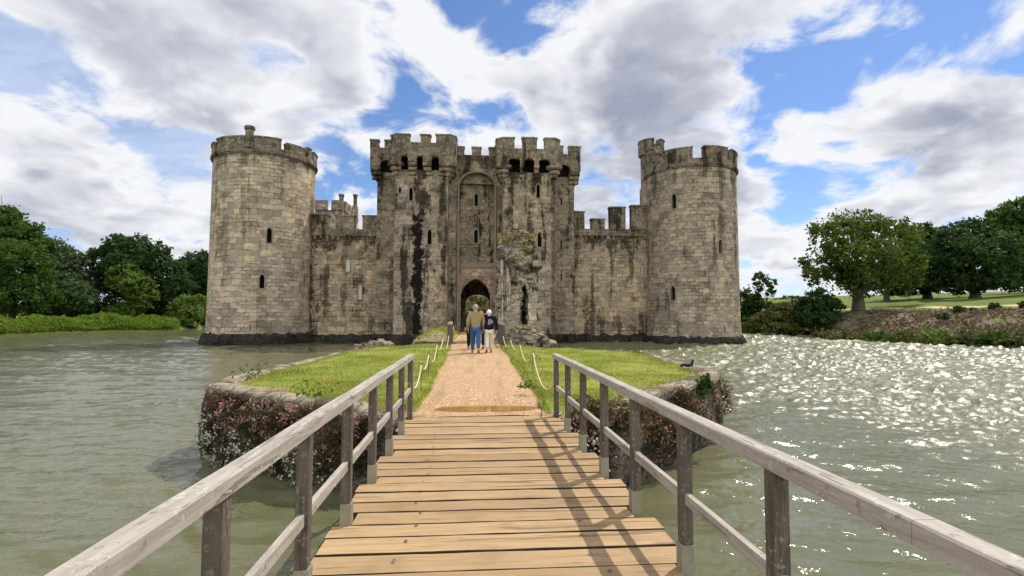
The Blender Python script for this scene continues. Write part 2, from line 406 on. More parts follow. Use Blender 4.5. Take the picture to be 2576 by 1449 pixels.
# ------------------------------------------------------------------ water
WZ = -1.35
def make_water():
    m, t, out = new_mat('moat_water')
    pos = t.n('ShaderNodeNewGeometry').outputs['Position']
    p2 = t.mapping(pos, (1.0,1.7,1), rot=(0,0,R(28)))
    w2 = t.noise(p2, 3.2, 4, .6, .4)
    col = t.mix(t.noise(pos, .25, 4), (.098,.099,.048), (.130,.129,.070))
    sx = t.n('ShaderNodeSeparateXYZ'); t.nt.links.new(pos, sx.inputs[0])
    finish(t, out, col, t.mapr(sx.outputs[0], 2, 16, .06, .38), w2, .8, .035, .5, {'IOR': 1.33})
    # the surface itself is modelled: finer near the bridge, coarser far off, with wind chop on the open right-hand side
    rng = np.random.default_rng(12)
    r = np.concatenate([.6*(9/.6)**np.linspace(0,1,220,endpoint=False), 9*(115/9)**np.linspace(0,1,500,endpoint=False), 115*(330/115)**np.linspace(0,1,36)])
    a = np.concatenate([np.radians(np.linspace(-52, 56, 580, endpoint=False)), np.radians(np.linspace(56, 308, 110, endpoint=False))])
    NR, NA = len(r), len(a)
    rr, aa = np.meshgrid(r, a, indexing='ij'); x = rr*np.sin(aa); y = rr*np.cos(aa)
    cell = rr*.006; h = np.zeros_like(x)
    for k in range(26):
        lam = .28*1.17**k*rng.uniform(.9,1.1); th = R(205)+rng.normal(0,.55); ph = rng.uniform(0,6.28)
        amp = .0085*lam**.72*np.exp(-(lam/4.5)**2)*(.5+rng.random())
        h += amp*np.sin((x*np.sin(th)+y*np.cos(th))*2*np.pi/lam+ph+1.2*np.sin(x*.31+k)+1.1*np.cos(y*.27+k*2))*np.clip(lam/(3*cell)-1, 0, 1)
    patch = .5+.5*np.sin(x*.11+1.3*np.sin(y*.07))*np.sin(y*.13+1.1*np.sin(x*.09+1)); patch = np.clip(patch*1.5, .25, 1)
    s_ = np.clip((x-2-.02*y)/12, 0, 1)*np.clip((rr-9)/12, 0, 1)
    wind = .03+.045*patch+.225*s_*(.65+.35*patch)
    nz = rng.normal(size=x.shape); nz = (nz+np.roll(nz,1,1)+np.roll(nz,2,1)+.6*np.roll(nz,3,1))/1.83
    h += nz*wind*np.minimum(np.maximum(cell, .03), .5)*.8*np.where((aa > R(57)) & (aa < R(307)), .5, 1)
    h = h*np.where(rr > 1.2, 1, 0)*np.clip(.9+s_*.5, 0, 1.3)
    V = np.stack([x.ravel(), y.ravel(), (WZ+h).ravel()], 1)
    i, k = np.meshgrid(np.arange(NR-1), np.arange(NA), indexing='ij'); i, k = i.ravel(), k.ravel(); k2 = (k+1) % NA
    Fa = np.stack([i*NA+k, (i+1)*NA+k, (i+1)*NA+k2, i*NA+k2], 1)
    tag(np_mesh('moat_water', V, Fa, m, smooth=True), 'green brown rippled water of the castle moat', kind='structure')
make_water()

# ------------------------------------------------------------------ land around the moat: one polar sheet
LC = Vector((0, 40))
shore = [(-69.2,82),(-67.7,95),(-60,109),(-62,127),(-55,160),(-10,178),(28,150),(42,112),(47,86),(53.4,69),(52,60),(51,51),(51.3,44.6),(54,30),(52,8),(36,-7),(8,-3.6),(-10,-4),(-40,-9),(-84,0),(-92,40),(-76,66)]
sa = sorted([(math.atan2(y-LC.y, x-LC.x), math.hypot(x-LC.x, y-LC.y)) for x, y in shore])
def shore_r(a):
    a = (a + math.pi) % (2*math.pi) - math.pi
    k = len(sa)
    for i in range(k):
        a0, r0 = sa[i]; a1, r1 = sa[(i+1) % k]
        if i == k-1: a1 += 2*math.pi
        aa = a if a >= a0 or i != k-1 else a + 2*math.pi
        if i == k-1 and a < sa[0][0]: aa = a + 2*math.pi
        if a0 <= aa < a1:
            f = (aa-a0)/(a1-a0); return r0 + (r1-r0)*f
    return sa[0][1]
def lerp(pts, x):
    if x <= pts[0][0]: return pts[0][1]
    for (a, b), (c, d) in zip(pts, pts[1:]):
        if x <= c: return b + (d-b)*(x-a)/(c-a)
    return pts[-1][1]
profL = [(-2,-2.6),(0,-1.4),(1.5,-1.0),(4,-.5),(12,.2),(60,1.5),(400,8),(2200,8)]
profR = [(-2,-2.6),(0,-1.45),(1.2,-.7),(5,1.2),(8.5,2.15),(10.5,2.45),(12,2.75),(15,3.2),(24,3.9),(60,6.2),(130,9.6),(500,20),(2200,22)]
def wR(a): return max(0, min(1, (R(62)-abs(a-R(15)))/R(14)))
def land_z(x, y):
    dx, dy = x-LC.x, y-LC.y; a = math.atan2(dy, dx); d = math.hypot(dx, dy)-shore_r(a)
    w = wR(a); z = lerp(profL, d)*(1-w)+lerp(profR, d)*w
    b = min(1, max(0, d/4))
    return z + b*(.22*mnoise.noise(Vector((x*.22, y*.22, 0))) + .10*mnoise.noise(Vector((x*.9, y*.9, 3)))) , d, a, w
def make_land():
    ds = [-2,-.6,0,.4,.8,1.2,1.8,2.5,3.3,4.2,5.2,6.2,7.2,8.2,9,9.7,10.4,11.2,12,12.8,13.6,14.5,15.6,17,19,22,26,31,38,47,58,72,90,115,150,220,350,600,1100,2000]
    NA = 420; V = []; heath = []; path = []
    for d in ds:
        for k in range(NA):
            a = 2*math.pi*k/NA - math.pi
            r = shore_r(a)+d; x, y = LC.x+r*math.cos(a), LC.y+r*math.sin(a)
            z, dd, aa, w = land_z(x, y); V.append((x, y, z))
            nz = mnoise.noise(Vector((x*.15, y*.15, 7)))
            heath.append(w*max(0, min(1, (10.6+nz*1.6-d)/1.2)))
            path.append(w*max(0, 1-abs(d-(13.2+1.2*nz))/1.3))
    Fa = [(i*NA+k, i*NA+(k+1)%NA, (i+1)*NA+(k+1)%NA, (i+1)*NA+k) for i in range(len(ds)-1) for k in range(NA)]
    m, t, out = new_mat('bank_ground')
    pos = t.n('ShaderNodeNewGeometry').outputs['Position']
    n1 = t.noise(pos, .35, 6, .6); n2 = t.noise(pos, 3.5, 6, .7); n3 = t.noise(pos, 1.2, 5, .65)
    gr = t.mix(t.mapr(n1, .35, .65), (.085,.125,.022), (.15,.185,.040)); gr = t.mix(t.mapr(n2, .45, .7, 0, .5), gr, (.21,.20,.075))
    he = t.mix(t.mapr(n3, .35, .6), (.11,.09,.052), (.235,.18,.125)); he = t.mix(t.mapr(n2, .48, .62), he, (.075,.08,.028)); he = t.mix(t.mapr(n1,.5,.66,0,.6), he, (.27,.205,.16)); he = t.mix(t.mapr(t.noise(pos, .6, 5, .6), .52, .60, 0, .8), he, (.10,.125,.03))
    pa = t.mix(n2, (.40,.32,.21), (.55,.45,.31))
    ha = t.n('ShaderNodeAttribute', attribute_name='heath').outputs['Fac']; pt = t.n('ShaderNodeAttribute', attribute_name='path').outputs['Fac']
    c = t.mix(ha, gr, he); c = t.mix(t.mapr(t.math('ADD', pt, t.math('MULTIPLY', t.math('SUBTRACT', n2, .5), .5)), .25, .5), c, pa)
    finish(t, out, c, .95, t.math('ADD', n2, n3), .9, .12, .1)
    o = np_mesh('ground', V, Fa, m, attrs={'heath': heath, 'path': path}, smooth=True)
    tag(o, 'grassy banks around the moat with a heathy slope and sandy path', kind='structure')
make_land()
# ------------------------------------------------------------------ island in the foreground
GRAVEL = None
def island_left(Y):  return lerp([(8.0,-1.05),(8.68,-1.15),(9.13,-2.35),(9.84,-3.48),(10.55,-4.45),(11.0,-5.08),(11.4,-5.58),(12.2,-5.66),(13.9,-5.55),(18,-5.05),(20.6,-4.5),(23.4,-3.1),(24.2,-2.3),(24.4,-1.6)], Y)
def island_right(Y): return lerp([(8.0,2.2),(8.7,2.7),(9.6,3.4),(10.6,4.4),(11.6,5.35),(12.4,6.1),(12.9,6.42),(14,6.55),(18.2,6.5),(19.4,5.3),(21.4,3.3),(23.5,2.05),(24.4,1.7)], Y)
def base_z(Y): return lerp([(7,0.0),(8.6,0.0),(13,.14),(18,.27),(26,.30),(34,.22),(45,0.0),(56,-.10)], Y)
def pathL(Y):
    w = .05*math.sin(Y*1.3)+.03*math.sin(Y*3.1)
    return lerp([(7,-.86),(8.4,-.86),(12,-.80),(18,-.77),(24,-.86),(30,-.9),(40,-.95),(54,-1.0)], Y)+w*.6
def pathR(Y):
    w = .06*math.sin(Y*1.1+1)+.03*math.sin(Y*2.7)
    return lerp([(7,1.28),(8.4,1.26),(12,1.17),(18,1.17),(24,1.2),(30,1.35),(40,1.6),(54,1.9)], Y)+w*.6
def lawn_z(x, Y, edge):
    n = .05*mnoise.noise(Vector((x*.6, Y*.6, 0)))+.025*mnoise.noise(Vector((x*2.2, Y*2.2, 5)))
    return base_z(Y)+.055+n - .22*max(0, 1-edge/.9)**1.6
def make_lawn():
    V = []; Fa = []; dry = []
    ys = np.arange(8.0, 24.41, .16); NC = 44
    for side in (0, 1):
        st = len(V)
        for Y in ys:
            a, b = (island_left(Y)+.12, pathL(Y)-.02) if side == 0 else (pathR(Y)+.02, island_right(Y)-.12)
            for k in range(NC+1):
                x = a+(b-a)*k/NC
                e = (x-a) if side == 0 else (b-x)
                e = min(e, (Y-8.0)*1.0+.05, (24.45-Y))
                p = (b-x) if side == 0 else (x-a)
                z = lawn_z(x, Y, e) - (.075*max(0, 1-p/.10))
                V.append((x, Y, z))
                nn = mnoise.fractal(Vector((x*.8, Y*.8, 2)), 1, 2, 4)
                fr = .95 if Y < 14 else .35
                dry.append(max(0, min(1, (fr-e)/.55 + nn*.9)) )
        for j in range(len(ys)-1):
            for k in range(NC):
                i = st+j*(NC+1)+k; Fa.append((i, i+1, i+NC+2, i+NC+1))
    m, t, out = new_mat('lawn_turf')
    pos = t.n('ShaderNodeNewGeometry').outputs['Position']; n2 = t.noise(pos, 9, 6, .7); n1 = t.noise(pos, 1.1, 5, .6)
    c = t.mix(t.mapr(n1,.35,.65), (.17,.215,.032), (.26,.275,.055)); c = t.mix(t.mapr(n2, .5, .7, 0, .6), c, (.27,.23,.10))
    dr = t.mix(t.mapr(n2,.35,.65), (.19,.13,.085), (.40,.31,.21))
    c = t.mix(t.mapr(t.math('ADD', t.n('ShaderNodeAttribute', attribute_name='dry').outputs['Fac'], t.math('MULTIPLY', t.math('SUBTRACT', n2, .5), .8)), .3, .7), c, dr)
    finish(t, out, c, .95, n2, .9, .05, .1)
    tag(np_mesh('lawn', V, Fa, m, attrs={'dry': dry}, smooth=True), 'grass lawn of the small island on both sides of the path', kind='structure')
    # blades
    rng = np.random.default_rng(3); pts = []
    def put(num, y0, y1):
        k = 0
        while k < num:
            Y = rng.uniform(y0, y1); L, Rr = island_left(Y), island_right(Y); x = rng.uniform(L, Rr)
            if pathL(Y)-.03+rng.normal(0,.02) < x < pathR(Y)+.03+rng.normal(0,.02): continue
            e = min(x-L, Rr-x, (Y-8.0), 24.4-Y)
            nn = mnoise.fractal(Vector((x*.8, Y*.8, 2)), 1, 2, 4); fr = 1.0 if Y < 14 else .4
            d = (fr-e)/.6+nn*.9
            if rng.random() < d*.95 - .05: 
                k += 1; continue
            pts.append((x, Y, lawn_z(x, Y, e)-.01, d)); k += 1
    put(52000, 8.1, 13); put(46000, 13, 18); put(26000, 18, 24.3)
    pts = np.array(pts); n = len(pts); a = rng.uniform(0, 2*np.pi, n); h = rng.uniform(.015, .07, n)*(.8+.5*np.array([mnoise.noise(Vector((p[0]*1.1, p[1]*1.1, 8))) for p in pts]))*(1+.35*np.sin(pts[:,0]*1.7)*np.sin(pts[:,1]*1.3)); w = rng.uniform(.006, .012, n)
    h *= np.where(rng.random(n) < .012, 2.2, 1)
    lean = rng.uniform(0, .045, n); la = rng.uniform(0, 2*np.pi, n)
    base = pts[:, :3]; dv = np.stack([np.cos(a)*w, np.sin(a)*w, 0*a], 1)
    tip = base+np.stack([np.cos(la)*lean, np.sin(la)*lean, h], 1)
    V = np.concatenate([base-dv, base+dv, tip]); idx = np.arange(n); Fa = np.stack([idx, idx+n, idx+2*n], 1)
    gm = leaf_mat('grass_blade', (.16,.215,.025), (.31,.33,.055), .35, (.50,.42,.20), ((.40,.33,.13), (.085,.15,.02)))
    tag(np_mesh('grass', V, Fa, gm), 'short green and straw coloured grass on the island lawn', kind='stuff')
make_lawn()

def rubble_mat(name, c0, c1, c2, scale=3.2, moss=.3, joint=.5):
    m, t, out = new_mat(name); pos = t.n('ShaderNodeNewGeometry').outputs['Position']
    pw = t.vm('ADD', pos, t.vm('SCALE', t.noise(pos, 2.5, 4, out='Color'), scale=.30))
    pm = t.mapping(pw, (1, 1, 1.9))
    vd = t.vor(pm, scale, 'DISTANCE_TO_EDGE'); vc = t.vor(pm, scale, 'F1', out='Color')
    s1 = t.n('ShaderNodeSeparateColor'); t.nt.links.new(vc, s1.inputs[0])
    f = t.noise(pos, 9, 7, .7); g = t.noise(pos, 1.4, 6, .65)
    col = t.mix(s1.outputs[0], c0, c1); col = t.mix(t.mapr(f, .45, .68, 0, .7), col, c2)
    col = t.mix(t.mapr(g, .46, .58, 0, .85), col, tuple(x*.2 for x in c0)); col = t.mix(t.mapr(f, .44, .34, 0, .8), col, (.02,.018,.014))
    col = t.mix(t.mapr(vd, .05, .0, 0, joint), col, (.03,.026,.02))
    nz = t.n('ShaderNodeSeparateXYZ'); t.nt.links.new(t.n('ShaderNodeNewGeometry').outputs['Normal'], nz.inputs[0])
    col = t.mix(t.math('MULTIPLY', t.mapr(nz.outputs[2], .3, .8), t.mapr(g, .35, .6, 0, moss)), col, (.22,.21,.06))
    h = t.math('ADD', t.math('MULTIPLY', t.mapr(vd, 0, .14), .5), t.math('MULTIPLY', f, .9))
    finish(t, out, col, .95, h, 1.0, .08, .12); return m
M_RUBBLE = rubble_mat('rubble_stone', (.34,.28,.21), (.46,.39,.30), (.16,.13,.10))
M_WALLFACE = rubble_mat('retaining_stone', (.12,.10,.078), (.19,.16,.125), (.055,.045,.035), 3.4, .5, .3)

def make_retaining_wall():
    out = []
    ysl = list(np.arange(24.4, 7.99, -.2)); ysr = list(np.arange(8.0, 24.41, .2))
    pl = [(island_left(y), y) for y in ysl]; pr = [(island_right(y), y) for y in ysr]
    front = [(x, 8.0) for x in np.arange(-1.05, 2.2, .2)]
    loop = pl+front+pr; 
    V = []; Fa = []; n = len(loop); prof = [(-.02,-2.2),(.02,-1.3),(.06,-1.0),(.03,-.7),(0,-.4),(-.03,-.12),(.0,.0),(-.12,.06),(-.28,.075),(-.46,.05),(-.6,-.2)]
    cx, cy = .3, 15.5
    for (x, y) in loop:
        top = base_z(y) + .02*(1 if y < 14 else -1) - (.05 if y > 15 else 0) - (.17 if y < 8.95 and -2.0 < x < 1.9 else 0)
        i = loop.index((x, y)); a = loop[max(0,i-1)]; b = loop[min(n-1,i+1)]
        tx, ty = b[0]-a[0], b[1]-a[1]; L = math.hypot(tx, ty); nx, ny = ty/L, -tx/L
        if nx*(x-cx)+ny*(y-cy) < 0: nx, ny = -nx, -ny
        for (o, z) in prof:
            zz = top+z if z > -.5 else top*max(0, (z+1.35)/.9)+z
            k = mnoise.noise_vector(Vector((x*1.7, y*1.7, zz*2.2))); k2 = mnoise.noise_vector(Vector((x*5, y*5, zz*5)))
            sq = .3 if o < -.3 else 1
            V.append((x+nx*o+(k.x*.10+k2.x*.04)*sq, y+ny*o+(k.y*.10+k2.y*.04)*sq, zz+(k.z*.05+k2.z*.025)*(1 if z > -1.2 else 0)))
    m = len(prof)
    for i in range(n-1):
        for j in range(m-1): Fa.append((i*m+j, i*m+j+1, (i+1)*m+j+1, (i+1)*m+j))
    mm, t, o_ = new_mat('island_wall_stone'); pos = t.n('ShaderNodeNewGeometry').outputs['Position']
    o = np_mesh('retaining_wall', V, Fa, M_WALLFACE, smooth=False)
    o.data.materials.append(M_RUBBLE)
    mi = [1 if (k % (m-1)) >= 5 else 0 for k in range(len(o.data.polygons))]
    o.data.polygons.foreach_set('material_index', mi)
    bpy.data.materials.remove(mm)
    tag(o, 'low stone retaining wall of the grassy island rising from the moat', 'wall')
make_retaining_wall()

# barbican ground between the island and the gate, and the path over everything
def bl(Y): return lerp([(25.3,-2.7),(28,-3.1),(33,-2.9),(40,-2.6),(56,-2.6)], Y)
def brt(Y): return lerp([(25.3,4.2),(29,4.6),(34,4.4),(40,4.2),(56,4.2)], Y)
def make_causeway():
    V = []; Fa = []; dry = []; ys = np.arange(25.3, 56.1, .5); NC = 40
    def zz(x, Y):
        if pathL(Y)-.15 < x < pathR(Y)+.15: return base_z(Y)-.06
        e = min(x-bl(Y), brt(Y)-x, (Y-25.2)*.7)
        if x < 0: return base_z(Y)+.02+.55*min(1, max(0,e)/.9)*min(1, max(0,(50-Y)/8))*min(1,(pathL(Y)-x)/.7) + .06*mnoise.noise(Vector((x,Y,0)))
        return base_z(Y)+.05*mnoise.noise(Vector((x*1.4,Y*1.4,0)))
    for Y in ys:
        a, b = bl(Y), brt(Y)
        for k in range(-2, NC+3):
            x = a+(b-a)*min(1, max(0, k/NC))
            z = zz(x, Y) if 0 <= k <= NC else (base_z(Y)-.25 if k in (-1, NC+1) else -2.0)
            x += -.12 if k < 0 else (.12 if k > NC else 0)
            V.append((x, Y, z)); nn = mnoise.fractal(Vector((x*.8, Y*.8, 2)), 1, 2, 4)
            dry.append(max(0, min(1, .15+nn + (.9 if (k < 1 or x > 1) else 0) + (.5 if Y < 26.5 else 0))))
    w = NC+5
    for j in range(len(ys)-1):
        for k in range(w-1): i = j*w+k; Fa.append((i, i+1, i+w+1, i+w))
    st = len(V)
    for k in range(w): x, y, z = V[k]; V.append((x, y-.08, -2.0)); dry.append(1)
    for k in range(w-1): Fa.append((k+1, k, st+k, st+k+1))
    cg = np_mesh('causeway_ground', V, Fa, bpy.data.materials['lawn_turf'], attrs={'dry': dry}, smooth=True)
    cg.data.materials.append(M_WALLFACE); nq = (len(ys)-1)*(w-1)
    cg.data.polygons.foreach_set('material_index', [1 if i >= nq or i % (w-1) in (0, w-2) else 0 for i in range(len(cg.data.polygons))])
    tag(cg, 'grass mound and earth in front of the castle gate', kind='structure')
    rng = np.random.default_rng(5); n = 9000; pts = []
    while len(pts) < n:
        Y = rng.uniform(25.6, 48); x = rng.uniform(bl(Y)+.15, pathL(Y)-.05); pts.append((x, Y, zz(x, Y)-.01))
    b = np.array(pts); a = rng.uniform(0, 6.28, n); w_ = rng.uniform(.01,.02,n); h = rng.uniform(.04,.13,n)
    dv = np.stack([np.cos(a)*w_, np.sin(a)*w_, 0*a], 1); tip = b+np.stack([rng.normal(0,.03,n), rng.normal(0,.03,n), h], 1)
    i = np.arange(n)
    tag(np_mesh('mound_grass', np.concatenate([b-dv,b+dv,tip]), np.stack([i,i+n,i+2*n],1), bpy.data.materials['grass_blade']), 'rough grass on the mound left of the castle gate path', kind='stuff')
make_causeway()

def make_path():
    V = []; Fa = []; ys = np.concatenate([np.arange(8.38, 11, .07), np.arange(11, 24.4, .2), np.arange(24.4, 62, .6)]); NC = 26
    for Y in ys:
        a, b = pathL(Y)-.1, pathR(Y)+.1
        for k in range(NC+1):
            x = a+(b-a)*k/NC; f = abs(k/NC-.5)*2
            V.append((x, Y, base_z(Y)-.012+.02*(1-f*f)+.010*mnoise.noise(Vector((x*2,Y*2,0))) - .088*max(0, 1-((Y-9.28)/.62)**2-((x-.22)/1.35)**2)))
    w = NC+1
    for j in range(len(ys)-1):
        for k in range(NC): i = j*w+k; Fa.append((i, i+1, i+w+1, i+w))
    m, t, out = new_mat('gravel'); pos = t.n('ShaderNodeNewGeometry').outputs['Position']
    vd = t.vor(pos, 42, 'F1'); vc = t.vor(pos, 42, 'F1', out='Color'); s = t.n('ShaderNodeSeparateColor'); t.nt.links.new(vc, s.inputs[0])
    n1 = t.noise(pos, 1.3, 6, .65); n2 = t.noise(pos, 26, 4, .7)
    c = t.mix(s.outputs[0], (.29,.165,.074), (.54,.355,.20)); c = t.mix(t.mapr(s.outputs[1], .78, .95), c, (.66,.53,.38))
    c = t.mix(t.mapr(n1, .4, .65, 0, .45), c, (.42,.27,.16)); c = t.mix(t.mapr(n2,.6,.75,0,.6), c, (.17,.10,.06)); c = t.mix(t.mapr(t.noise(t.mapping(pos, (2.6,.35,1)), 1, 6, .6), .5, .66, 0, .5), c, (.27,.165,.09))
    finish(t, out, c, .92, t.math('ADD', t.math('MULTIPLY', vd, -1.0), n2), .8, .018, .15)
    tag(np_mesh('gravel_path', V, Fa, m, smooth=True), 'reddish tan gravel path from the bridge to the castle gate', kind='structure')
    mb = MB(); c = G(1210, 1020, 0); pts = []
    for k in range(48):
        a = k/48*2*math.pi; r = 1+.14*mnoise.noise(Vector((math.cos(a)*1.5, math.sin(a)*1.5, 4)))
        pts.append((.22+1.08*math.cos(a), 9.28+.60*math.sin(a), -.030))
    mb.face(pts)
    m, t, out = new_mat('muddy_puddle'); finish(t, out, (.30,.17,.045), .06, None, spec=.6)
    tag(mb.build('puddle', m), 'shallow muddy puddle on the path at the end of the bridge', kind='structure')
make_path()

# ------------------------------------------------------------------ timber footbridge
M_DECK = wood_mat('deck_timber', (.305,.198,.098), (.45,.308,.165), (1.6,28,28), (.10,.06,.035), plank=True)
M_RAIL = wood_mat('rail_timber', (.275,.243,.205), (.42,.378,.325), (34,2.6,34), (.09,.075,.06), lichen=.6)
M_POST = wood_mat('post_timber', (.068,.054,.041), (.140,.115,.090), (30,30,2.2), (.05,.04,.035), lichen=.3)
M_PLATE = plain('weathered_bracket', (.24,.22,.155), .7, .35, 9)
XL, XR = -.955, 1.365
POSTS_L = [8.29-1.035*k for k in range(11)]; POSTS_R = [8.32-1.01*k for k in range(11)]
def make_bridge():
    root = empty('footbridge', (.2, 3, 0)); tag(root, 'timber plank footbridge with post and rail sides leading to the island', 'bridge')
    mb = MB(); rng = random.Random(4); y = 8.62; k = 0
    while y > -2.6:
        w = rng.choice((.21,.22,.232,.245)); g = rng.choice((.016,.020,.026,.032))
        y0, y1 = y-w, y
        hitL = any(y0-.02 < p < y1+.02 for p in POSTS_L); hitR = any(y0-.02 < p < y1+.02 for p in POSTS_R)
        x0 = -.895-rng.uniform(0,.02) if hitL else -1.02-rng.uniform(0,.03)
        x1 = 1.30+rng.uniform(0,.02) if hitR else 1.44+rng.uniform(0,.03)
        tz = rng.uniform(-.006,.006); rot = rng.uniform(-.004,.004); N = 16
        top = [(x0+(x1-x0)*i/N, .004*mnoise.noise(Vector((i*.5, y*3, 0)))) for i in range(N+1)]
        b = .0035
        st = []
        for (x, dz) in top:
            e0 = .004*mnoise.noise(Vector((x*2.5,y0*5,1))); e1 = .004*mnoise.noise(Vector((x*2.5,y1*5,2)))
            s_ = rot*(x-.2)
            st.append([(x,y0+s_+e0,-.075+tz),(x,y0+s_+e0,-b+tz+dz),(x,y0+s_+b+e0,tz+dz),(x,y1+s_-b+e1,tz+dz),(x,y1+s_+e1,-b+tz+dz),(x,y1+s_+e1,-.075+tz)])
        base = len(mb.v)
        for ring in st:
            for p in ring: mb.vert(p)
        for i in range(N):
            for j in range(6):
                mb.f.append([base+i*6+j, base+i*6+(j+1)%6, base+(i+1)*6+(j+1)%6, base+(i+1)*6+j][::-1]); mb.uv.append(None); mb.mi.append(2 if j in (0,1,4) else 0)
        mb.f.append([base+j for j in range(6)]); mb.uv.append(None); mb.mi.append(0)
        mb.f.append([base+N*6+j for j in range(6)][::-1]); mb.uv.append(None); mb.mi.append(0)
        y -= w+g
    yy = 8.5
    while yy > -1:                                        # bolt heads standing proud of the planks
        for x in (-.45, .85):
            c = (x+rng.uniform(-.05,.05), yy+rng.uniform(-.03,.03))
            mb.face([(c[0]+.014*math.cos(a*.785), c[1]+.014*math.sin(a*.785), .014) for a in range(8)], mi=1)
        yy -= .262
    mb.build('deck', [M_DECK, plain('bolt_steel', (.09,.08,.08), .5, .2, 20), plain('dirty_shaded_plank_edge', (.045,.030,.018), .95, .4, 12)], root)  # plank edges: joint dirt, darkened further to paint the shade in the gaps
    mb = MB()
    for x in (-.7, .2, 1.1): mb.box(x-.1, x+.1, -2.6, 8.3, -.40, -.085)
    mb.build('beam', M_POST, root)
    for (x, yp) in ((-.7,5.6),(1.1,5.6),(-.7,1.2),(1.1,1.2)):
        mb = MB(); mb.box(x-.11,x+.11,yp-.11,yp+.11,-3.0,-.41); mb.build('pile', M_POST, root)
    for side, xs, posts in ((-1, XL, POSTS_L), (1, XR, POSTS_R)):
        y1 = posts[0]+.10; y0 = -2.4
        for (ya, yb) in (((y0, 1.488), (1.491, y1)) if side > 0 else ((y0, -.2), (-.197, y1))):
          mb = MB(); N = 40; ring = []
          hw, zt, zb, b = .046, .99, .918, .007
          for i in range(N+1):
              yy = ya+(yb-ya)*i/N
              wv = .010*mnoise.noise(Vector((yy*.7, side*3, 0))); hv = .010*mnoise.noise(Vector((yy*.8, side*5, 9)))
              prof = [(-hw,zb),(hw,zb),(hw,zt-b),(hw-b,zt),(-hw+b,zt),(-hw,zt-b)]
              ring.append([mb.vert((xs+p[0]+wv, yy, p[1]+hv)) for p in prof])
          for i in range(N):
              for j in range(6): mb.f.append([ring[i][j], ring[i][(j+1)%6], ring[i+1][(j+1)%6], ring[i+1][j]][::-1]); mb.uv.append(None); mb.mi.append(0)
          for rg in (ring[0], ring[-1][::-1]): mb.f.append(list(rg)); mb.uv.append(None); mb.mi.append(0)
          mb.build('handrail', M_RAIL, root)
        for i, yp in enumerate(posts):
            mb = MB(); h = .037; lean = random.uniform(-.006,.006)
            bm_ = [(-h,-h),(h,-h),(h,h),(-h,h)]
            mb.prism([(xs+a, yp+c) for a, c in bm_], 'z', -.42, .917)
            po = mb.build('post', M_POST, root, bevel=.006)
            if i > 0:
                mb = MB(); s = -side
                xin = xs+s*h
                mb.box(min(xin, xin+s*.012), max(xin, xin+s*.012), yp-.047, yp+.034, -.06, .17)
                mb.box(xs-h*.9 if s > 0 else xs-h-.012, xs+h+.012 if s > 0 else xs+h*.9, yp-h-.014, yp-h-.002, -.06, .165)
                mb.build('bracket', M_PLATE, po, bevel=.003)
            if i+1 < len(posts):
                yq = posts[i+1]; mb = MB(); zz = .45+random.uniform(-.012,.012)
                mb.box(xs-.019, xs+.019, yq+h+.001, yp-h-.001, zz-.035, zz+.035)
                mb.build('mid_rail', M_RAIL, root, bevel=.005)
make_bridge()

# railing of the short second bridge over the gap before the gate
def small_railing(x, y0, y1, zb, label):
    root = empty('timber_railing', (x, y0, zb)); tag(root, label, 'railing', 'railings of the short bridge before the gate')
    mb = MB(); mb.bar((x, y0-.12, zb+.97), (x, y1, zb+.97), .13, .11); mb.build('handrail', M_RAIL, root, bevel=.012)
    n = 4
    for k in range(n):
        yy = y0+(y1-.1-y0)*k/(n-1); mb = MB(); mb.box(x-.07, x+.07, yy-.07, yy+.07, zb-.5, zb+.914); mb.build('post', M_POST, root, bevel=.008)
        if k < n-1:
            y2 = y0+(y1-.1-y0)*(k+1)/(n-1); mb = MB(); mb.box(x-.025, x+.025, yy+.071, y2-.071, zb+.40, zb+.5); mb.build('mid_rail', M_RAIL, root)
small_railing(-.98, 22.6, 25.6, .29, 'weathered timber railing left of the path beside the grass mound')
small_railing(1.32, 21.8, 25.0, .29, 'weathered timber railing right of the path beside the ruined pillar')
mb = MB()
for k in range(11): mb.box(-1.3, 1.75, 24.0+k*.16, 24.148+k*.16, .20, .283+.004*(k%3))
tag(mb.build('gap_deck', M_POST), 'short dark plank deck crossing the gap before the gate', 'deck')

# rope barriers along the path
M_ROPE = plain('pale_rope', (.55,.46,.31), .9, .3, 60); M_STAKE = plain('thin_iron_stake', (.07,.065,.055), .6, .3, 20)
def rope_barrier(label, stakes, start, end):
    """stakes: (x, y, ztop); rope hangs between"""
    root = empty('rope_barrier', (stakes[0][0], stakes[0][1], base_z(stakes[0][1]))); tag(root, label, 'rope barrier', 'rope barriers along the path')
    for (x, y, zt) in stakes:
        mb = MB(); zb = base_z(y)-.1
        mb.tube([(x,y,zb),(x,y,zt-.02)]+[(x+.022*math.sin(a), y, zt+.022-.022*math.cos(a)) for a in (0,.8,1.6,2.4,3.2,4.0,4.8,5.5)], .007, 6)
        mb.build('stake', M_STAKE, root)
    pts = [start]+list(stakes)+[end]; line = []
    for (a, b) in zip(pts, pts[1:]):
        L = math.hypot(a[0]-b[0], a[1]-b[1]); sag = .10*L
        for k in range(12):
            f = k/12; line.append((a[0]+(b[0]-a[0])*f, a[1]+(b[1]-a[1])*f, a[2]+(b[2]-a[2])*f-4*sag*f*(1-f)))
    line.append(pts[-1]); mb = MB(); mb.tube(line, .0145, 6); mb.build('rope', M_ROPE, root, smooth=True)
def stake_at(pxb, pyb, pyt):
    zb = .2; g = G(pxb, pyb, zb)
    for _ in range(6): g = G(pxb, pyb, base_z(g.y)+.05)
    return (g.x, g.y, P(pxb, pyt, g.y).z)
L_ST = [stake_at(1059,983,919), stake_at(1078,947,892), stake_at(1099,908,867), stake_at(1114,888,852)]
R_ST = [stake_at(1341,944,888), stake_at(1308,904,868), stake_at(1284,886,855)]
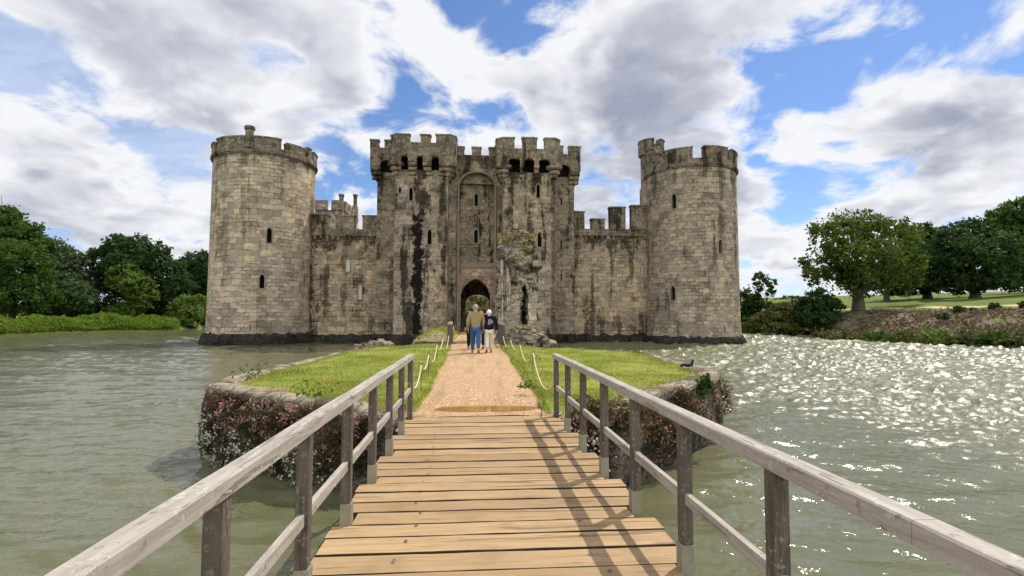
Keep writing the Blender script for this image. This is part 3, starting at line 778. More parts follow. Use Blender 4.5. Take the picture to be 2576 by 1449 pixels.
rope_barrier('pale rope on thin iron stakes left of the gravel path', L_ST, (XL, 8.36, .52), (-.98, 22.5, .75))
rope_barrier('pale rope on thin iron stakes right of the gravel path', R_ST, (XR, 8.40, .52), (1.32, 21.7, .75))
rope_barrier('short pale rope on stakes beside the grass mound near the gate', [(-1.35,30,1.0),(-1.35,33,1.0),(-1.35,36,.95)], (-.98,25.6,.9), (-1.4,40,.8))
# ------------------------------------------------------------------ castle
YG, YREC, YW, YB = 52.0, 54.6, 58.0, 56.2        # gate tower fronts, recess wall, curtain wall, gatehouse body
STREAK_G = ((PX(1051,52), .62, 0.0, PZ(505,52), 1.0),)
ZTOP = PZ(335,52)
M_TOWER_L = stone_mat('tower_stone_light', (0.489,0.399,0.281), dark=.42, stain_top=((15.5, 18.5, .55),), lich=.22, course=.42, width=.9, mott=.5)
M_TOWER_R = stone_mat('tower_stone_grey', (0.403,0.330,0.233), dark=.58, stain_top=((16.0, 19, .5),), lich=.3, course=.42, width=.85, mott=.6, streaks=((PX(1630,54), .7, 0, 14, .55),))
M_GATE = stone_mat('gatehouse_stone', (0.344,0.273,0.184), dark=.85, streaks=STREAK_G+((PX(1395,52), .45, -1, 17, .6), (PX(1118,52), .3, 2, 17, .35), (PX(1335,52), .35, 8.5, 13.5, .75), (PX(985,56), .35, 0, 10, .4)), stain_top=((14.6, 18, .6),), lich=.55, course=.44, width=.8)
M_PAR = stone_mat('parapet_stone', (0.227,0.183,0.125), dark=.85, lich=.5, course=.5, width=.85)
M_WALL = stone_mat('curtain_stone', (0.434,0.340,0.221), dark=.68, stain_top=((7.0, 10.5, .8),), lich=.28, course=.40, width=.75, mott=.8, streaks=((PX(765,57), .75, -1, 9.5, .85), (PX(1490,58), .3, -1, 8.5, .7), (PX(1425,57), .8, -1, 15, .6), (PX(930,57), .3, -1, 6, .3)))
M_PLINTH = stone_mat('wet_plinth_stone', (.15,.135,.11), dark=.9, lich=.25, wet=.88)
M_CAP = stone_mat('cap_stone', (.22,.20,.17), dark=.5, lich=.5, course=3, width=1.3)
M_LIGHT = plain('painted_sunlit_splay', (.62,.54,.42), .9, .15, 5)  # pale colour stands for sunlight on the splays behind the loops
M_FRAME = plain('window_dressing', (.235,.205,.16), .9, .35, 5)
M_WARM = stone_mat('gate_panel_stone', (0.476,0.345,0.228), dark=.30, lich=.15, course=.5, width=.9)
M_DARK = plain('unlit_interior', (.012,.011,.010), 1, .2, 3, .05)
castle = empty('castle', (.35, 57, -.2)); tag(castle, 'ruined medieval stone castle with round corner towers rising from its moat', 'castle')

def panel(mb, S, u0, u1, v0, v1, holes=(), du=2.0, dv=2.0, mi=0):
    us = sorted(set([u0+(u1-u0)*i/max(1,int((u1-u0)/du)) for i in range(max(1,int((u1-u0)/du))+1)]+[h[0] for h in holes]+[h[1] for h in holes]))
    vs = sorted(set([v0+(v1-v0)*i/max(1,int((v1-v0)/dv)) for i in range(max(1,int((v1-v0)/dv))+1)]+[h[2] for h in holes]+[h[3] for h in holes]))
    for a, b in zip(us, us[1:]):
        for c, d in zip(vs, vs[1:]):
            um, vm = (a+b)/2, (c+d)/2
            if any(h[0] < um < h[1] and h[2] < vm < h[3] for h in holes): continue
            mb.face([S(a,c),S(b,c),S(b,d),S(a,d)], uv=[(a,c),(b,c),(b,d),(a,d)], mi=mi)
def window(parent, S, Nf, h, frame=.15, depth=.55, mat_back=None, proud=.05, lightframe=None):
    u0, u1, v0, v1 = h[:4]; mb = MB(); um = (u0+u1)/2
    N = Nf(um, (v0+v1)/2)
    def q(u, v, o): return Vector(S(u, v))+N*o
    w = u1-u0; za = v1-w*.75
    inner = [(u0,v0),(u0,za)]+[(u0+w*f, za+(v1-za)*g) for f, g in ((.12,.5),(.3,.83),(.5,1),(.7,.83),(.88,.5))]+[(u1,za),(u1,v0)]
    outer = []
    cu, cv = um, (v0+v1)/2
    for (u, v) in inner:
        if v <= za+1e-6: outer.append((u+(frame if u > um else -frame), v-(frame*.8 if v == v0 else 0)))
        else:
            dx, dy = u-um, v-(za-w*.2); L = math.hypot(dx, dy); outer.append((u+dx/L*frame, v+dy/L*frame))
    n = len(inner)
    for i in range(n):
        j = (i+1) % n
        mb.face([q(*inner[i],proud),q(*inner[j],proud),q(*outer[j],proud),q(*outer[i],proud)])
        mb.face([q(*outer[i],proud),q(*outer[j],proud),q(*outer[j],-.02),q(*outer[i],-.02)])
        mb.face([q(*inner[j],proud),q(*inner[i],proud),q(*inner[i],-depth),q(*inner[j],-depth)], mi=0)
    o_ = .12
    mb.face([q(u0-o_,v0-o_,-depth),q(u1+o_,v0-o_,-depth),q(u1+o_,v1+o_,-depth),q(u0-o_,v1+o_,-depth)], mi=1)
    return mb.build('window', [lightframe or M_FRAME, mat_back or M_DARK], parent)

def merlon(parent, seed, fn, amt=.06):
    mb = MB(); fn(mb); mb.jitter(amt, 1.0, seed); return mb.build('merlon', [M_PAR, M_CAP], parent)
# ---- round corner towers
def corner_tower(pxl, pxr, pym, Yc, py_base, py_plinth, py_course, py_top, mat, merlons, wins, seed, name='corner_tower'):
    b1, b2 = bear(pxl, pym), bear(pxr, pym); bm_ = (b1+b2)/2; d = Yc/math.cos(bm_); Rr = d*math.sin((b2-b1)/2)
    cx, cy = d*math.sin(bm_), d*math.cos(bm_); fa = math.atan2(-cy, -cx)       # facing the camera
    fx, fy = cx+Rr*math.cos(fa), cy+Rr*math.sin(fa)
    zc = P((pxl+pxr)/2, py_course, fy).z; zt = P((pxl+pxr)/2, py_top, fy).z; zp = P((pxl+pxr)/2, py_plinth, fy).z
    def rad(v): return Rr+.16*max(0, (2.5-v)/4)**1.5+.12*max(0,(zc-v)/zc)
    def S(u, v): a = fa+u/Rr; r = rad(v); return (cx+r*math.cos(a), cy+r*math.sin(a), v)
    def Nf(u, v): a = fa+u/Rr; return Vector((math.cos(a), math.sin(a), 0))
    def at(px, py):   # where the view ray meets the drum
        dr = ray(px, py); dh = Vector((dr.x, dr.y)); L = dh.length; dh /= L
        o = Vector((-cx, -cy)); bq = o.dot(dh); r = rad(5); disc = bq*bq-(o.dot(o)-r*r); s = -bq-math.sqrt(max(0,disc))
        x, y = dh.x*s-cx, dh.y*s-cy; a = math.atan2(y, x)-fa; a = (a+math.pi) % (2*math.pi)-math.pi
        return a*Rr, EYE+dr.z/L*s
    holes = []
    for (xa, xb, ya, yb) in wins:
        um, vm = at((xa+xb)/2, (ya+yb)/2); _, vt = at((xa+xb)/2, ya); _, vb = at((xa+xb)/2, yb); w = abs(at(xb, (ya+yb)/2)[0]-at(xa, (ya+yb)/2)[0])
        holes.append((um-w/2, um+w/2, vb, vt))
    mb = MB(); L = math.pi*Rr
    panel(mb, S, -L, L, -2.2, zc, holes, du=.55, dv=.9)
    mb.face([S(-L+2*L*k/40, zc) for k in range(40)])
    tw = mb.build(name, mat, castle)
    for h in holes: window(tw, S, Nf, h, frame=.15 if h[3]-h[2] > 1.0 else .04, proud=.05 if h[3]-h[2] > 1.0 else .01)
    mb = MB()
    for (r0, r1, z0, z1) in ((.0,.16,zc-.02,zc+.14),(.0,.24,zc+.141,zc+.30)): mb.arc(cx, cy, Rr-.3, Rr+r1, fa-math.pi, fa+math.pi, z0, z1, n=72)
    mb.build('string_course', M_PAR, tw)
    # plinth ring
    mb = MB(); 
    for k in range(90):
        a, b = fa+2*math.pi*k/90, fa+2*math.pi*(k+1)/90
        def pr(a_, z, o): r = rad(z)+o+.05*mnoise.noise(Vector((a_*12, z*2, seed))); return (cx+r*math.cos(a_), cy+r*math.sin(a_), z+(.30 if z > zp-.1 else .06)*mnoise.noise(Vector((a_*11, z*.3, seed+4))))
        prof = [(zp+.05,-.15),(zp-.02,.10),(zp-.2,.30),(-1.05,.42),(-2.2,.5)]
        for (z0,o0),(z1,o1) in zip(prof, prof[1:]):
            mb.face([pr(a,z0,o0),pr(b,z0,o0),pr(b,z1,o1),pr(a,z1,o1)], uv=[(a*Rr,z0),(b*Rr,z0),(b*Rr,z1),(a*Rr,z1)])
    mb.build('plinth', M_PLINTH, tw, weld=True)
    # parapet: solid ring and merlons given as (angle0, angle1, extra height) in degrees from the camera-facing line
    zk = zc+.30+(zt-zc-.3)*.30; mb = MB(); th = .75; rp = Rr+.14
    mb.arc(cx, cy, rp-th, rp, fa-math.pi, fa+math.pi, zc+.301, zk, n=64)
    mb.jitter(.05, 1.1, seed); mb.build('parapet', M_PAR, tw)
    for (a0, a1, dz) in merlons:
        A0, A1 = fa+R(a0), fa+R(a1); h = zt+dz-.17
        def fn(mb):
            mb.arc(cx, cy, rp-th, rp, A0, A1, zk-.05, h, skip='d'); mb.arc(cx, cy, rp-th-.06, rp+.07, A0-.006, A1+.006, h+.002, h+.16, mi=1)
        merlon(tw, seed, fn)
    return tw, cx, cy, Rr, fa, zc, zt, at, S
TL = corner_tower(534, 794, 430, 58.6, 866, 840, 388, 345, M_TOWER_L,
    [(-92,-68,-.2),(-62,-22,.0),(-18.5,15,.05),(21,45,-.2),(50,58,.12),(65,90,.0),(97,125,0),(132,160,0),(167,195,0),(202,230,0),(237,263,0)],
    [(671.5,684,573,611),(653,665,690,725),(628.8,631,818,832)], 1.0)
TR = corner_tower(1623, 1853, 460, 57.6, 873, 847, 419, 369, M_TOWER_R,
    [(-88,-52,.5),(-33,4,0),(17,50,.05),(58,90,0),(97,125,0),(132,160,0),(167,195,0),(202,230,0),(237,263,0)],
    [(1689.5,1700.5,487,524),(1808,1817.5,602,638),(1687.5,1698.5,719,755),(1820,1822,817,838)], 6.0)
# crooked piece on top of the left tower's merlons, and its chimney
def chimney(parent, x, y, z0, z1, r):
    mb = MB(); n = 10
    mb.tube([(x,y,z0),(x,y,z0+.5),(x,y,z1-.42)], [r*1.1, r*.92, r*.88], n); mb.tube([(x,y,z1-.419),(x,y,z1-.28),(x,y,z1-.06),(x,y,z1)], [r*.95, r*1.16, r*1.18, r*.98], n)
    mb.jitter(.03, 2.0, x); return mb.build('chimney', M_PAR, parent)
tw, cx, cy, Rr, fa, zc, zt, at, S = TL
d = Vector((cx+(Rr+.05)*math.cos(fa-R(7)), cy+(Rr+.05)*math.sin(fa-R(7))))
cp = P(626, 400, d.y); chimney(tw, cp.x, d.y, P(626, 372, d.y).z, P(626, 318, d.y).z, .46)
# stair turret on the right tower
tw, cx, cy, Rr, fa, zc, zt, at, S = TR
ty = cy+1.4; xa, xb = PX(1611, ty, 420), PX(1666, ty, 420); tx, tr = (xa+xb)/2, (xb-xa)/2
mb = MB(); zt2 = P(1638, 348, ty-tr).z; zq = zt2-1.75
for (z0, z1, r) in ((6.0, zt2-5.6, tr*1.04), (zt2-5.6, zq, tr*.93)): mb.arc(tx, ty, .2, r, R(22.5), R(382.5), z0, z1, n=8)
st = mb.build('stair_turret', M_TOWER_R, castle)
mb = MB()
mb.arc(tx, ty, tr*.6, tr*1.13, R(22.5), R(382.5), zq+.002, zt2-.95, n=8)
for (a0, a1) in ((-178,-95),(-68,-15),(8,50),(75,115),(140,170)):
    def fn(m_): m_.arc(tx, ty, tr*.62, tr*1.13, R(a0), R(a1), zt2-1.0, zt2-.16, n=3, skip='d'); m_.arc(tx, ty, tr*.58, tr*1.2, R(a0), R(a1), zt2-.158, zt2, n=3, mi=1)
    merlon(st, 3, fn)
mb.jitter(.05, 1.2, 3); mb.build('parapet', M_PAR, st)

# ---- straight pieces
def yplane(Y): return (lambda u, v: (u, Y, v)), (lambda u, v: Vector((0,-1,0)))
def hole_px(xa, xb, ya, yb, Y): return (PX(xa,Y,(ya+yb)/2), PX(xb,Y,(ya+yb)/2), P((xa+xb)/2,yb,Y).z, P((xa+xb)/2,ya,Y).z)
def curtain(pxa, pxb, Y, py_walk, merlons, wins, seed, bright=()):
    x0, x1 = PX(pxa, Y), PX(pxb, Y); zw = P((pxa+pxb)/2, py_walk, Y).z
    S, Nf = yplane(Y); holes = [hole_px(*w, Y) for w in wins]
    mb = MB(); panel(mb, S, x0, x1, -2.2, zw, holes, 1.2, 1.2)
    mb.face([(x0,Y,zw),(x1,Y,zw),(x1,Y+2,zw),(x0,Y+2,zw)]); panel(mb, lambda u, v: (u, Y+2, v), x0, x1, -.3, zw)
    wl = mb.build('curtain_wall', M_WALL, castle)
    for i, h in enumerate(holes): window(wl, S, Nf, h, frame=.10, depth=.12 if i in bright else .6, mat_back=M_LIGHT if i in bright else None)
    mb = MB()
    for (xa, xb, yt, dy) in merlons:
        a, b = PX(xa, Y, yt), PX(xb, Y, yt); z = P((xa+xb)/2, yt, Y).z
        merlon(wl, seed, lambda m_: (m_.box(a, b, Y-.285+dy, Y+.45, zw-.05, z-.17), m_.box(a-.07, b+.07, Y-.36+dy, Y+.52, z-.168, z, mi=1)), .09)
    mb.box(x0, x1, Y-.28, Y+.45, zw-.75, zw)            # oversailing parapet foot
    for k in range(int((x1-x0)/.62)):                   # worn corbels below it
        xx = x0+.2+k*.62; hgt = random.uniform(.2,.62)
        if random.random() < .8: mb.box(xx, xx+random.uniform(.22,.40), Y-random.uniform(.1,.25), Y+.02, zw-.75-hgt, zw-.752)
    mb.jitter(.09, 1.0, seed); mb.build('parapet', M_PAR, wl)
    mb = MB(); zp = P((pxa+pxb)/2, 842, Y).z; n = int((x1-x0)/.3)
    for i in range(n):
        a, b = x0+(x1-x0)*i/n, x0+(x1-x0)*(i+1)/n
        def pr(x, z, o): return (x, Y-o-.05*mnoise.noise(Vector((x*1.5,z*2,seed))), z+(.32 if z > zp-.1 else .08)*mnoise.noise(Vector((x*1.1,z*.3,seed+4))))
        prof = [(zp+.1,-.1),(zp,.08),(zp-.25,.35),(-1.0,.45),(-2.2,.5)]
        for (z0,o0),(z1,o1) in zip(prof, prof[1:]): mb.face([pr(a,z0,o0),pr(b,z0,o0),pr(b,z1,o1),pr(a,z1,o1)], uv=[(a,z0),(b,z0),(b,z1),(a,z1)])
    mb.build('plinth', M_PLINTH, wl, weld=True)
    return wl
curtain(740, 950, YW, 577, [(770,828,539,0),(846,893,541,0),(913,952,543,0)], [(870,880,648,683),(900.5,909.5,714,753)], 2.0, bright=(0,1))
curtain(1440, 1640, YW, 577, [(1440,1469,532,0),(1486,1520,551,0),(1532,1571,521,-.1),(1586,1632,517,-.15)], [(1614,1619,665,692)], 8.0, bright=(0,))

def corbel(mb, x0, x1, yf, zt, tiers, proj):
    """rounded tiers stepping back towards the wall as they go down; yf = face of the parapet"""
    th = tiers[0]
    for k in range(len(tiers)):
        z1 = zt-sum(tiers[:k]); z0 = z1-tiers[k]+.02; p = proj*(1-k/len(tiers)); y0 = yf+proj-p
        yb = yf+proj+.05; r = tiers[k]*.45
        prof = [(yb,z0),(y0+r,z0),(y0+.25*r,z0+.35*r),(y0,z0+r),(y0,z1-r*.5),(y0+.3*r,z1-.02),(yb,z1-.02)]
        mb.prism([(a,b) for a, b in prof], 'x', x0+.03*k, x1-.03*k)
def arch_pts(x0, x1, zs, zc_, n=14, pw=1.9):
    return [(x0+(x1-x0)*i/n, zs+(zc_-zs)*(1-abs(2*i/n-1)**pw)**(.62)) for i in range(n+1)]
def arch_wall(mb, x0, x1, z0, z1, a0, a1, zs, zc_, Y, depth, mi=0, pw=1.9):
    """wall face at Y with an arched opening, its reveal running back by depth"""
    S = lambda u, v: (u, Y, v)
    panel(mb, S, x0, a0, z0, z1, mi=mi); panel(mb, S, a1, x1, z0, z1, mi=mi)
    ap = arch_pts(a0, a1, zs, zc_, pw=pw)
    for (xa, za), (xb, zb) in zip(ap, ap[1:]):
        mb.face([(xa,Y,za),(xb,Y,zb),(xb,Y,z1),(xa,Y,z1)], uv=[(xa,za),(xb,zb),(xb,z1),(xa,z1)], mi=mi)
        mb.face([(xb,Y,zb),(xa,Y,za),(xa,Y+depth,za),(xb,Y+depth,zb)], mi=mi)
    for a in (a0, a1): mb.face([(a,Y,z0),(a,Y+depth,z0),(a,Y+depth,zs),(a,Y,zs)], uv=[(0,z0),(depth,z0),(depth,zs),(0,zs)], mi=mi)

def gate_tower(pa, pb, pya, parL, parR, merl, wins, openings, seed):
    """square tower of the gatehouse with a machicolated parapet; px measured on the plane YG (parapet on YG-.75)"""
    Y, YP = YG, YG-.75
    x0, x1 = PX(pa, Y, 600), PX(pb, Y, 600); S, Nf = yplane(Y)
    zmach = PZ(431, Y); zpb = PZ(398, YP)            # shaft top; foot of the parapet plate above the openings
    holes = [hole_px(*w, Y) for w in wins]
    mb = MB(); panel(mb, S, x0, x1, -2.2, zmach, holes, 1.0, 1.2)
    for x in (x0, x1): panel(mb, (lambda x: lambda u, v: (x, u, v))(x), Y, YB+.5, -2.2, zmach)
    g = mb.build('gatehouse_tower', M_GATE, castle)
    for h in holes: window(g, S, Nf, h, frame=.10)
    xp0, xp1 = PX(parL, YP, 380), PX(parR, YP, 380); zk = PZ(merl[0][3], YP); mb = MB(); dk = MB()
    zb = PZ(409, YP)
    # front plate with three arched machicolation mouths
    mouths = [(PX(a, YP, 410), PX(b, YP, 410)) for a, b in openings]
    ch = .55; xs = [xp0+ch]+[v for m in mouths for v in m]+[xp1-ch]
    for sx, xo, xi in ((1, xp0, xp0+ch), (-1, xp1, xp1-ch)):
        panel(mb, lambda u, v: (xi+(xo-xi)*u, YP+ch*u, v), 0, 1, zb, zk, dv=.6)
    Sf = lambda u, v: (u, YP, v)
    for k in range(0, len(xs), 2): panel(mb, Sf, xs[k], xs[k+1], zb, zk, du=.8, dv=.6)
    for (a, b) in mouths:
        ap = arch_pts(a, b, zpb-.14, zpb+.08, 8, 3.2)
        for (xa, za), (xb, zbb) in zip(ap, ap[1:]):
            mb.face([(xa,YP,za),(xb,YP,zbb),(xb,YP,zk),(xa,YP,zk)], uv=[(xa,za),(xb,zbb),(xb,zk),(xa,zk)])
            mb.face([(xb,YP,zbb),(xa,YP,za),(xa,YP+.55,za),(xb,YP+.55,zbb)])
        for q in (a, b): mb.face([(q,YP,zb),(q,YP+.7,zb),(q,YP+.7,zpb-.1),(q,YP,zpb-.1)])
    for x in (xp0, xp1):
        panel(mb, (lambda x: lambda u, v: (x, u, v))(x), YP+ch, YB+.3, zb, zk, du=.8, dv=.6)
        panel(mb, (lambda x: lambda u, v: (x+(.55 if x == xp0 else -.55), u, v))(x), YP+.55, YB+.3, zpb+.3, zk)
    panel(mb, lambda u, v: (u, YP+.55, v), xp0, xp1, zpb+.08, zk)
    mb.face([(xp0+ch,YP,zk),(xp1-ch,YP,zk),(xp1,YP+ch,zk),(xp1,YP+.56,zk),(xp0,YP+.56,zk),(xp0,YP+ch,zk)])
    for x in (xp0, xp1-.55): mb.face([(x,YP+.55,zk),(x+.55,YP+.55,zk),(x+.55,YB+.3,zk),(x,YB+.3,zk)])
    mb.face([(xp0+.01,YP+.6,zk-.25),(xp1-.01,YP+.6,zk-.25),(xp1-.01,YB+.3,zk-.25),(xp0+.01,YB+.3,zk-.25)])   # roof
    for (a, b, yt, yk) in merl:
        xa, xb = PX(a, YP, yt), PX(b, YP, yt); z = P((a+b)/2, yt, YP).z
        def foot(e):
            if a == merl[0][0]: return [(xa-e,YP+1.3+e),(xa-e,YP+ch),(xa+ch,YP-e),(xb+e,YP-e),(xb+e,YP+.55+e),(xa+ch+.2,YP+.55+e),(xa+.55+e,YP+ch+.4),(xa+.55+e,YP+1.3+e)]
            if a == merl[-1][0]: return [(xa-e,YP-e),(xb-ch,YP-e),(xb+e,YP+ch),(xb+e,YP+1.3+e),(xb-.55-e,YP+1.3+e),(xb-.55-e,YP+ch+.4),(xb-ch-.2,YP+.55+e),(xa-e,YP+.55+e)]
            return [(xa-e,YP-e),(xb+e,YP-e),(xb+e,YP+.55+e),(xa-e,YP+.55+e)]
        merlon(g, seed, lambda m_: (m_.prism(foot(.004), 'z', zk-.05, z-.15), m_.prism(foot(.065), 'z', z-.148, z, mi=1)))
    for x in (xp0, xp1-.55):                          # merlons along the returns
        for (ya, yb) in ((YP+2.1, YP+3.3), (YP+4.1, YB+.3)):
            merlon(g, seed, lambda m_: (m_.box(x, x+.55, ya, yb, zk-.05, ZTOP-.15, skip='d'), m_.box(x-.06, x+.61, ya, yb, ZTOP-.148, ZTOP-.002, mi=1)))
    mb.jitter(.05, .9, seed); mb.build('parapet', M_PAR, g)
    # near-black sheet behind the mouths, painting the shade inside
    dk.box(x0+.02, x1-.02, Y+.5, Y+.52, zmach-.02, zk-.3); dk.build('machicolation_shade', M_DARK, g)
    # corbels: chunky ones at the corners, slimmer between the mouths
    tiers = (.46,.44,.42)
    for k in range(0, len(xs), 2):
        mb = MB(); corbel(mb, xs[k]+(.25 if k == 0 else .0), xs[k+1]-(.25 if k == len(xs)-2 else 0), YP, zb+.0, tiers, .76); mb.jitter(.05, 1.5, k+seed); mb.build('corbel', M_GATE, g)
    for xc, sg in ((x0, 1), (x1, -1)):                # rounded corner corbels in three rolls
        mb = MB()
        for q, rr_ in enumerate((.86,.60,.34)):
            z1 = zb-sum(tiers[:q])+(.0 if q else .05); z0 = z1-tiers[q]+.03
            mb.tube([(xc+sg*.05,Y+.08,z0),(xc+sg*.05,Y+.08,z0+.12),(xc+sg*.05,Y+.08,z1-.10),(xc+sg*.05,Y+.08,z1)], [rr_*.74,rr_*.97,rr_,rr_*.86], 14)
        mb.jitter(.04, 1.5, xc); mb.build('corbel', M_GATE, g)
    for x, s in ((xp0, 1), (xp1, -1)):
        for yy in (Y+1.3, Y+1.9, Y+3.3):
            mb = MB(); pj = abs((x0 if s > 0 else x1)-x)
            for q in range(3):
                p = pj*(1-q/3); xo = (x0-p, x0+.03) if s > 0 else (x1-.03, x1+p)
                mb.box(xo[0], xo[1], yy, yy+.6, zb-sum(tiers[:q+1])+.02, zb-sum(tiers[:q]))
            mb.jitter(.05, 1.5, yy); mb.build('corbel', M_GATE, g)
    # plinth
    mb = MB(); zp = PZ(842, Y)
    mb.prism([(Y+.1,zp+.15),(Y-.06,zp),(Y-.3,zp-.3),(Y-.38,-2.2),(Y+.1,-2.2)], 'x', x0-.2, x1+.15); mb.jitter(.08, 1.3, seed); mb.build('plinth', M_PLINTH, g)
    return g
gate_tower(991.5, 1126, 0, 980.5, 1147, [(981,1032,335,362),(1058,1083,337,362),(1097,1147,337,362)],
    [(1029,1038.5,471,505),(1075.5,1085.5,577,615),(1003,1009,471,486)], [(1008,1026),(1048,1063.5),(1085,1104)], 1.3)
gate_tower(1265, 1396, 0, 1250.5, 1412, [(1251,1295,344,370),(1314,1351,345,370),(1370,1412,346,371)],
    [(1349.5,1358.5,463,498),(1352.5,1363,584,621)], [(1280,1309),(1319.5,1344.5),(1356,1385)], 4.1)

# ---- gatehouse body behind and between the towers
def gate_body():
    Y = YB; x0, x1 = PX(947, Y, 600), PX(1444.5, Y, 600); zt_ = PZ(400, Y); mb = MB()
    S, Nf = yplane(Y); xi0, xi1 = PX(1060, Y, 600), PX(1330, Y, 600)
    hr = [hole_px(1411,1414.5,497,516,Y), hole_px(1410,1413.5,604,628,Y), hole_px(1411,1414,688,706,Y)]
    panel(mb, S, x0, xi0, -2.2, zt_, [], 1, 1.2); panel(mb, S, xi1, x1, -2.2, zt_, hr, 1, 1.2)
    for x in (x0, x1): panel(mb, (lambda x: lambda u, v: (x, u, v))(x), Y, Y+8.5, -2.2, zt_)
    panel(mb, lambda u, v: (u, Y+8.5, v), x0, xi0+3, -.3, zt_); panel(mb, lambda u, v: (u, Y+8.5, v), xi1-3, x1, -.3, zt_)
    panel(mb, lambda u, v: (u, Y+8.5, v), xi0+3, xi1-3, 6.0, zt_)
    mb.face([(x0,Y,zt_),(x1,Y,zt_),(x1,Y+8.5,zt_),(x0,Y+8.5,zt_)])
    b = mb.build('gatehouse_body', M_GATE, castle)
    for h in hr: window(b, S, Nf, h, frame=.03, proud=.01)
    for (pa, pb, side) in ((931, 990, -1), (1402, 1460.5, 1)):
        YP = Y-.7; xp0, xp1 = PX(pa, YP, 390), PX(pb, YP, 390); zb, zk, zm = PZ(423, YP), PZ(378, YP), PZ(357, YP)
        if side > 0: zb, zk, zm = PZ(430, YP, 1440), PZ(388, YP, 1440), PZ(367, YP, 1440)
        mb = MB()
        # mouth opening near the inner side, solid corner outside
        ma, mb_ = (PX(957, YP, 430), PX(986, YP, 430)) if side < 0 else (PX(1408, YP, 440), PX(1432, YP, 440))
        zt2 = zb+.65
        panel(mb, lambda u, v: (u, YP, v), xp0, xp1, zt2, zk, du=.7, dv=.6)
        panel(mb, lambda u, v: (u, YP, v), xp0, ma, zb, zt2); panel(mb, lambda u, v: (u, YP, v), mb_, xp1, zb, zt2)
        ap = arch_pts(ma, mb_, zt2-.45, zt2, 8, 2.2)
        for (xa, za), (xb, zz) in zip(ap, ap[1:]):
            mb.face([(xa,YP,za),(xb,YP,zz),(xb,YP,zt2),(xa,YP,zt2)]); mb.face([(xb,YP,zz),(xa,YP,za),(xa,YP+.5,za),(xb,YP+.5,zz)])
        xo = xp0 if side < 0 else xp1
        panel(mb, lambda u, v: (xo, u, v), YP, Y+8, zb, zk, du=.8, dv=.6)
        mb.box(xp0, xp1, YP+.001, YP+.55, zt2+.3, zk-.001, skip='fd'); mb.face([(xp0,YP,zk),(xp1,YP,zk),(xp1,YP+.55,zk),(xp0,YP+.55,zk)])
        mb.box(min(xo,xo-side*.55), max(xo,xo-side*.55), YP+.56, Y+8, zt2, zk-.002)
        mer = ((931,953),(967,992)) if side < 0 else ((1402,1417),(1431,1460.5))
        for (a, c) in mer:
            xa, xb = PX(a, YP, 365), PX(c, YP, 365); merlon(b, side*3, lambda m_: (m_.box(xa, xb, YP-.004, YP+.55, zk-.05, zm-.15, skip='d'), m_.box(xa-.06, xb+.06, YP-.07, YP+.6, zm-.148, zm, mi=1)))
        for ya in (YP+1.4, YP+3.4, YP+5.4, YP+7.2): merlon(b, side*3, lambda m_: (m_.box(min(xo,xo-side*.55), max(xo,xo-side*.55), ya, ya+1.1, zk-.05, zm-.15, skip='d'), m_.box(min(xo,xo-side*.55)-.05, max(xo,xo-side*.55)+.05, ya-.05, ya+1.15, zm-.148, zm, mi=1)))
        mb.jitter(.06, .9, side*3); mb.build('parapet', M_PAR, b)
        cb = MB(); tiers = (.5,.45,.45)
        a_, c_ = (xp0+.08, ma) if side < 0 else (mb_, xp1-.08)
        corbel(cb, a_, c_, YP, zb, tiers, .72)
        xw = x0 if side < 0 else x1
        for q in range(3):
            p = abs(xw-xo)*(1-q/3); cb.box(min(xw, xw+side*p), max(xw, xw+side*p), Y-.3, Y+.8, zb-sum(tiers[:q+1])+.02, zb-sum(tiers[:q]))
        cb.jitter(.06, 1.2, side); cb.build('corbel', M_GATE, b)
        dk = MB(); dk.box(ma-.2, mb_+.2, Y-.06, Y-.04, zb-.5, zt2+.28); dk.build('machicolation_shade', M_DARK, b)  # near-black sheet before the shaft, painting the deep shade of the mouth
    mb = MB(); zp = PZ(842, Y)
    for (a, c) in ((x0-.15, xi0), (xi1, x1+.15)):
      mb = MB(); mb.prism([(Y+.1,zp+.15),(Y-.06,zp),(Y-.3,zp-.3),(Y-.38,-2.2),(Y+.1,-2.2)], 'x', a, c); mb.jitter(.08, 1.3, 2); mb.build('plinth', M_PLINTH, b)
gate_body()
